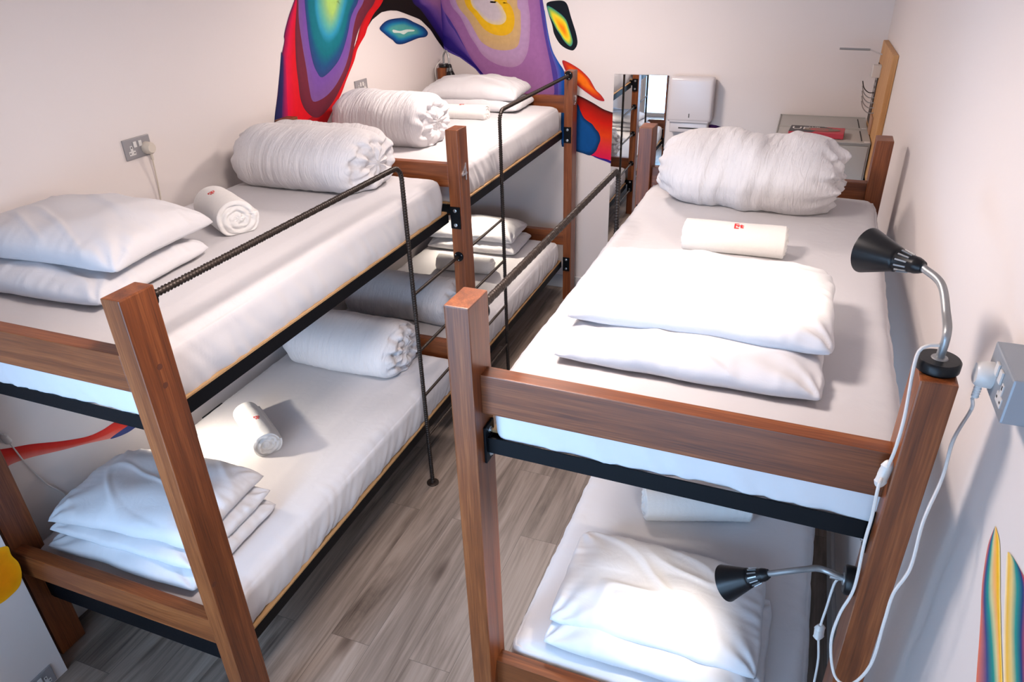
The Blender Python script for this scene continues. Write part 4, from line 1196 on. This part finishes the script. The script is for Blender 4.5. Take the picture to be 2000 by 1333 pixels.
# swoosh low on the left wall
Q = Paint('x', XL, 1)
Q.rings([[(-120, 890), (0, 878), (60, 868), (120, 862), (170, 853), (200, 840), (230, 822), (262, 822), (300, 800)], [(-120, 905), (0, 892), (60, 880), (120, 872), (170, 862), (205, 850), (232, 836), (256, 832), (290, 815)], [(-120, 935), (0, 920), (20, 908), (60, 894), (120, 880), (170, 867), (215, 857), (235, 850), (252, 842)]],
        [S('b81c1c'), S('c83428'), S('d88078')], closed=False, n=50)
Q.fill([(215, 858), (235, 842), (262, 824), (300, 800), (285, 818), (250, 845)], S('283870'))
tag(Q.build('painted_motif'), 'red streak with blue tip painted low on the left wall', 'mural')
# orange burst on the pier
Q = Paint('x', PX, 1)
ob = [(-60, 1110), (-20, 1075), (0, 1070), (15, 1068), (22, 1085), (36, 1100), (42, 1122), (38, 1145), (20, 1165), (0, 1180), (-30, 1190), (-60, 1170)]
Q.rings([ob, shrink(ob, .8, (-10, 1125)), shrink(ob, .4, (-10, 1125))], [S('f2a814'), S('f09808'), S('ee8c08')])
tag(Q.build('painted_motif'), 'orange and yellow paint burst on the pier at the left edge', 'mural')
# striped petals on the right wall
Q = Paint('x', XR, -1)
Q.rings([[(1945, 1028), (1931, 1066), (1921, 1128), (1918, 1166), (1917, 1200), (1914, 1250), (1908, 1333), (1905, 1420)],
         [(1945, 1028), (1935, 1066), (1926, 1128), (1924, 1166), (1925, 1200), (1928, 1250), (1930, 1333), (1930, 1420)],
         [(1945, 1028), (1938, 1066), (1932, 1128), (1931, 1166), (1934, 1200), (1938, 1250), (1943, 1333), (1945, 1420)],
         [(1945, 1029), (1941, 1066), (1937, 1128), (1938, 1166), (1941, 1200), (1945, 1250), (1950, 1333), (1953, 1420)],
         [(1946, 1030), (1944, 1066), (1943, 1128), (1945, 1166), (1947, 1200), (1950, 1250), (1953, 1333), (1956, 1420)],
         [(1947, 1032), (1950, 1062), (1951, 1128), (1951, 1166), (1952, 1200), (1954, 1250), (1957, 1333), (1960, 1420)],
         [(1949, 1040), (1954, 1062), (1955, 1128), (1955, 1166), (1956, 1200), (1957, 1250), (1960, 1333), (1963, 1420)]],
        [S('e07858'), S('3a4a80'), S('20958a'), S('c8c898'), S('ecb070'), S('f0b800'), S('ecd890')], closed=False, n=40)
Q.rings([[(1969, 1080), (1967, 1100), (1965, 1150), (1963, 1200), (1962, 1250), (1962, 1333), (1965, 1420)],
         [(1971, 1079), (1972, 1100), (1970, 1150), (1969, 1200), (1968, 1250), (1969, 1333), (1972, 1420)],
         [(1974, 1082), (1978, 1100), (1978, 1150), (1976, 1200), (1976, 1250), (1978, 1333), (1982, 1420)],
         [(1978, 1086), (1984, 1102), (1988, 1150), (1986, 1200), (1985, 1250), (1988, 1333), (1992, 1420)],
         [(1984, 1096), (1994, 1115), (2000, 1150), (1998, 1200), (1996, 1250), (1998, 1333), (2002, 1420)],
         [(1990, 1106), (2002, 1130), (2014, 1170), (2014, 1210), (2010, 1260), (2010, 1340), (2014, 1420)]],
        [S('f0e0c0'), S('e8b840'), S('d8c080'), S('28908a'), S('203a70'), S('d85050')], closed=False, n=40)
tag(Q.build('painted_motif'), 'teal, yellow and navy striped petals painted on the right wall', 'mural')

# ------------------------------------------------------------------ back wall things
mx0, mx1 = at(1200, 145, 'y', YB - 0.012).x, at(1306, 148, 'y', YB - 0.012).x
mz1 = at(1200, 145, 'y', YB - 0.012).z
mz0 = at(1187, 475, 'y', YB - 0.012).z
mir = thing('wall_mirror', 'tall frameless mirror on the back wall reflecting bunk posts', 'mirror', ((mx0 + mx1) / 2, YB, mz0))
bm = bmesh.new(); hw = (mx1 - mx0) / 2; box(bm, -hw, hw, -0.010, -0.002, 0, mz1 - mz0); from_bm('mirror_backing', bm, dark_m, mir)
bm = bmesh.new(); box(bm, -hw, hw, -0.0125, -0.0102, 0, mz1 - mz0); from_bm('mirror_glass', bm, mirror_m, mir)

# paper towel dispenser
d0 = at(1308, 150, 'y', YB - 0.11); d1 = at(1388, 242, 'y', YB - 0.11)
dsp = thing('towel_dispenser', 'white plastic paper towel dispenser on the back wall beside the mirror', 'dispenser', ((d0.x + d1.x) / 2, YB, d1.z))
hw = (d1.x - d0.x) / 2; hh = d0.z - d1.z
bm = bmesh.new(); box(bm, -hw, hw, -0.115, -0.018, 0.0, hh, 0.028, 5); from_bm('dispenser_cover', bm, disp_m, dsp, True)
bm = bmesh.new(); box(bm, -hw + 0.018, hw - 0.018, -0.112, 0.0, -0.002, hh - 0.015, 0.008, 2); from_bm('dispenser_back', bm, disp_m, dsp)
bm = bmesh.new(); box(bm, -hw + 0.02, hw - 0.02, -0.10, 0.0, -0.075, 0.004, 0.014, 3); from_bm('towel_slot', bm, disp_m, dsp, True)
bm = bmesh.new(); box(bm, -hw * 0.45, hw * 0.45, -0.1005, -0.098, -0.045, -0.035, 0.0008, 1); from_bm('slot_opening', bm, dark_m, dsp)
bm = bmesh.new(); box(bm, -0.003, 0.003, -0.1165, -0.1145, 0.035, 0.062, 0.0008, 1); from_bm('lock_slot', bm, dark_m, dsp)

# lockers with the game box on top
LX0, LX1 = 1.405, 1.930
for (y0, y1, lab) in ((3.425, 3.775, 'pale grey steel locker just behind the right bunk, game box on top'), (3.785, 4.135, 'pale grey steel locker against the back wall, behind the other locker')):
    r = thing('locker', lab, 'locker', ((LX0 + LX1) / 2, (y0 + y1) / 2, 0), 0, 'grey steel lockers')
    hx, hy = (LX1 - LX0) / 2, (y1 - y0) / 2
    bm = bmesh.new(); box(bm, -hx, hx, -hy + 0.012, hy, 0.0, 1.492, 0.003); from_bm('locker_body', bm, locker_m, r)
    bm = bmesh.new(); box(bm, -hx + 0.0, hx, -hy, hy, 1.492, 1.500, 0.002)
    box(bm, -hx, hx, hy - 0.006, hy, 1.5, 1.506); box(bm, -hx, -hx + 0.006, -hy, hy, 1.5, 1.506)
    from_bm('locker_top', bm, locker_m, r)
    bm = bmesh.new(); box(bm, -hx + 0.01, hx - 0.01, -hy, -hy + 0.011, 0.06, 1.478, 0.003); dr = from_bm('locker_door', bm, locker_m, r)
    bm = bmesh.new(); box(bm, hx - 0.05, hx - 0.044, -hy + 0.04, hy - 0.04, 1.4995, 1.5015); from_bm('lid_seam', bm, dark_m, r)
    bm = bmesh.new(); box(bm, hx - 0.035, hx - 0.006, -hy - 0.004, -hy + 0.030, 1.500, 1.503, 0.001, 1); from_bm('corner_cap', bm, trim_m, r)
ga, gb_ = at(1541, 262, 'z', 1.52), at(1650, 272, 'z', 1.52)
game = thing('game_box', 'flat red and black box lying on the pale grey locker', 'box', ((ga.x + gb_.x) / 2, 3.565, 1.503), -0.07)
gw, gd = (gb_.x - ga.x) / 2, 0.085
dk = simple('black_card', (0.018, 0.016, 0.018), 0.45); rd_ = simple('red_card', (0.42, 0.025, 0.04), 0.45); olive = simple('olive_print', (0.17, 0.12, 0.08), 0.5)
bm = bmesh.new(); box(bm, -gw, gw, -gd, gd, 0, 0.030, 0.0015, 1); from_bm('box_body', bm, rd_, game)
bm = bmesh.new()
vs = [bm.verts.new(p) for p in ((-gw, -gd, 0.0305), (-gw * 0.15, -gd, 0.0305), (gw * 0.1, gd * 0.2, 0.0305), (gw * 0.55, gd * 0.55, 0.0305), (gw * 0.2, gd, 0.0305), (-gw, gd, 0.0305))]
bm.faces.new(vs); r_ = bmesh.ops.extrude_face_region(bm, geom=bm.faces[:]); bmesh.ops.translate(bm, verts=[v for v in r_['geom'] if isinstance(v, bmesh.types.BMVert)], vec=(0, 0, 0.0006))
from_bm('black_print', bm, dk, game)
for (cx_, r1, r2, m_) in ((0.15, 0.10, 0.048, olive), (0.15, 0.062, 0.030, rd_), (0.15, 0.035, 0.016, olive), (0.62, 0.035, 0.028, olive)):
    bm = bmesh.new(); z_ = 0.0312 + (0.10 - r1) * 0.01
    for sgn in (0,):
        vv = [bm.verts.new((cx_ * gw + r1 * cos(q), r2 * sin(q), z_)) for q in [2 * pi * k / 28 for k in range(28)]]; bm.faces.new(vv)
    r_ = bmesh.ops.extrude_face_region(bm, geom=bm.faces[:]); bmesh.ops.translate(bm, verts=[v for v in r_['geom'] if isinstance(v, bmesh.types.BMVert)], vec=(0, 0, 0.0003))
    from_bm('oval_print', bm, m_, game)
glyph('UF', 0.085, whitep, game, Matrix.Translation((-gw * 0.62, gd * 0.15, 0.0316)), 0.0004, 'lettering')
glyph('LUX', 0.034, whitep, game, Matrix.Translation((-gw * 0.12, gd * 0.62, 0.0316)), 0.0004, 'lettering')

# wooden tool board on the right wall by the corner
bd = thing('wooden_hook_board', 'upright wooden board with chrome arm and wire hooks on the right wall near the corner', 'board', (XR, 3.6, 1.4))
O = Matrix.Translation((-XR, -3.6, -1.4))
bm = bmesh.new(); box(bm, XR - 0.030, XR - 0.001, 3.30, 4.05, 1.30, 1.985, 0.004, 2); from_bm('board_panel', bm, boardwood, bd, M=O)
bm = bmesh.new(); box(bm, XR - 0.034, XR - 0.030, 3.86, 4.02, 1.52, 1.86, 0.001, 1); from_bm('dark_strip', bm, simple('dark_brown_strip', (0.035, 0.015, 0.008), 0.5), bd, M=O)
for k in range(5):
    bm = bmesh.new(); box(bm, XR - 0.036, XR - 0.034, 3.90, 3.96, 1.63 + k * 0.035, 1.65 + k * 0.035, 0.0006, 1); from_bm('metal_stud', bm, silver_m, bd, M=O)
bx_ = at(1719, 125, 'x', XR - 0.03)
bm = bmesh.new(); box(bm, XR - 0.075, XR - 0.030, 3.80, 3.86, 1.80, 1.87, 0.003, 2); from_bm('switch_box', bm, whitep, bd, M=O)
ar = [Vector((XR - 0.03, 3.93, 1.915)), at(1700, 97, 'y', 3.93), at(1640, 95, 'y', 3.93)]
bm = bmesh.new(); tube(bm, resample(ar[1:], 0.02), 0.006, 10); from_bm('chrome_arm', bm, chrome, bd, True, O)
bm = bmesh.new(); tube(bm, resample(ar[:2], 0.02), 0.004, 10); from_bm('arm_bracket', bm, trim_m, bd, True, O)
for k in range(5):
    y = 3.90 - k * 0.055
    P = [Vector((XR - 0.032, y, 1.70 - k * 0.02)), Vector((XR - 0.065, y + 0.005, 1.70 - k * 0.02)), Vector((XR - 0.095, y + 0.01, 1.725 - k * 0.02)), Vector((XR - 0.110, y + 0.01, 1.765 - k * 0.02))]
    bm = bmesh.new(); tube(bm, catmull(P, 6), 0.0028, 8); from_bm('wire_hook', bm, rebar_m if k == 0 else chrome, bd, True, O)
for k in range(3):
    bm = bmesh.new(); box(bm, XR - 0.040, XR - 0.030, 3.74 - k * 0.05, 3.78 - k * 0.05, 1.50, 1.60, 0.002, 1); from_bm('leather_tab', bm, tan_m, bd, M=O)

# ceiling lights
for cx_, cy_ in CEIL:
    r = thing('ceiling_light', 'square ceiling light panel above the aisle at the %s end' % ('near' if cy_ < 1 else 'far'), 'light', (cx_, cy_, ZC - 0.05), 0, 'ceiling light panels')
    bm = bmesh.new(); s = 0.21
    box(bm, -s, s, -s, -s + 0.02, 0, 0.05); box(bm, -s, s, s - 0.02, s, 0, 0.05); box(bm, -s, -s + 0.02, -s + 0.02, s - 0.02, 0, 0.05); box(bm, s - 0.02, s, -s + 0.02, s - 0.02, 0, 0.05)
    from_bm('light_frame', bm, trim_m, r)
    bm = bmesh.new(); box(bm, -s + 0.02, s - 0.02, -s + 0.02, s - 0.02, 0.012, 0.02); from_bm('diffuser', bm, panel_m, r)
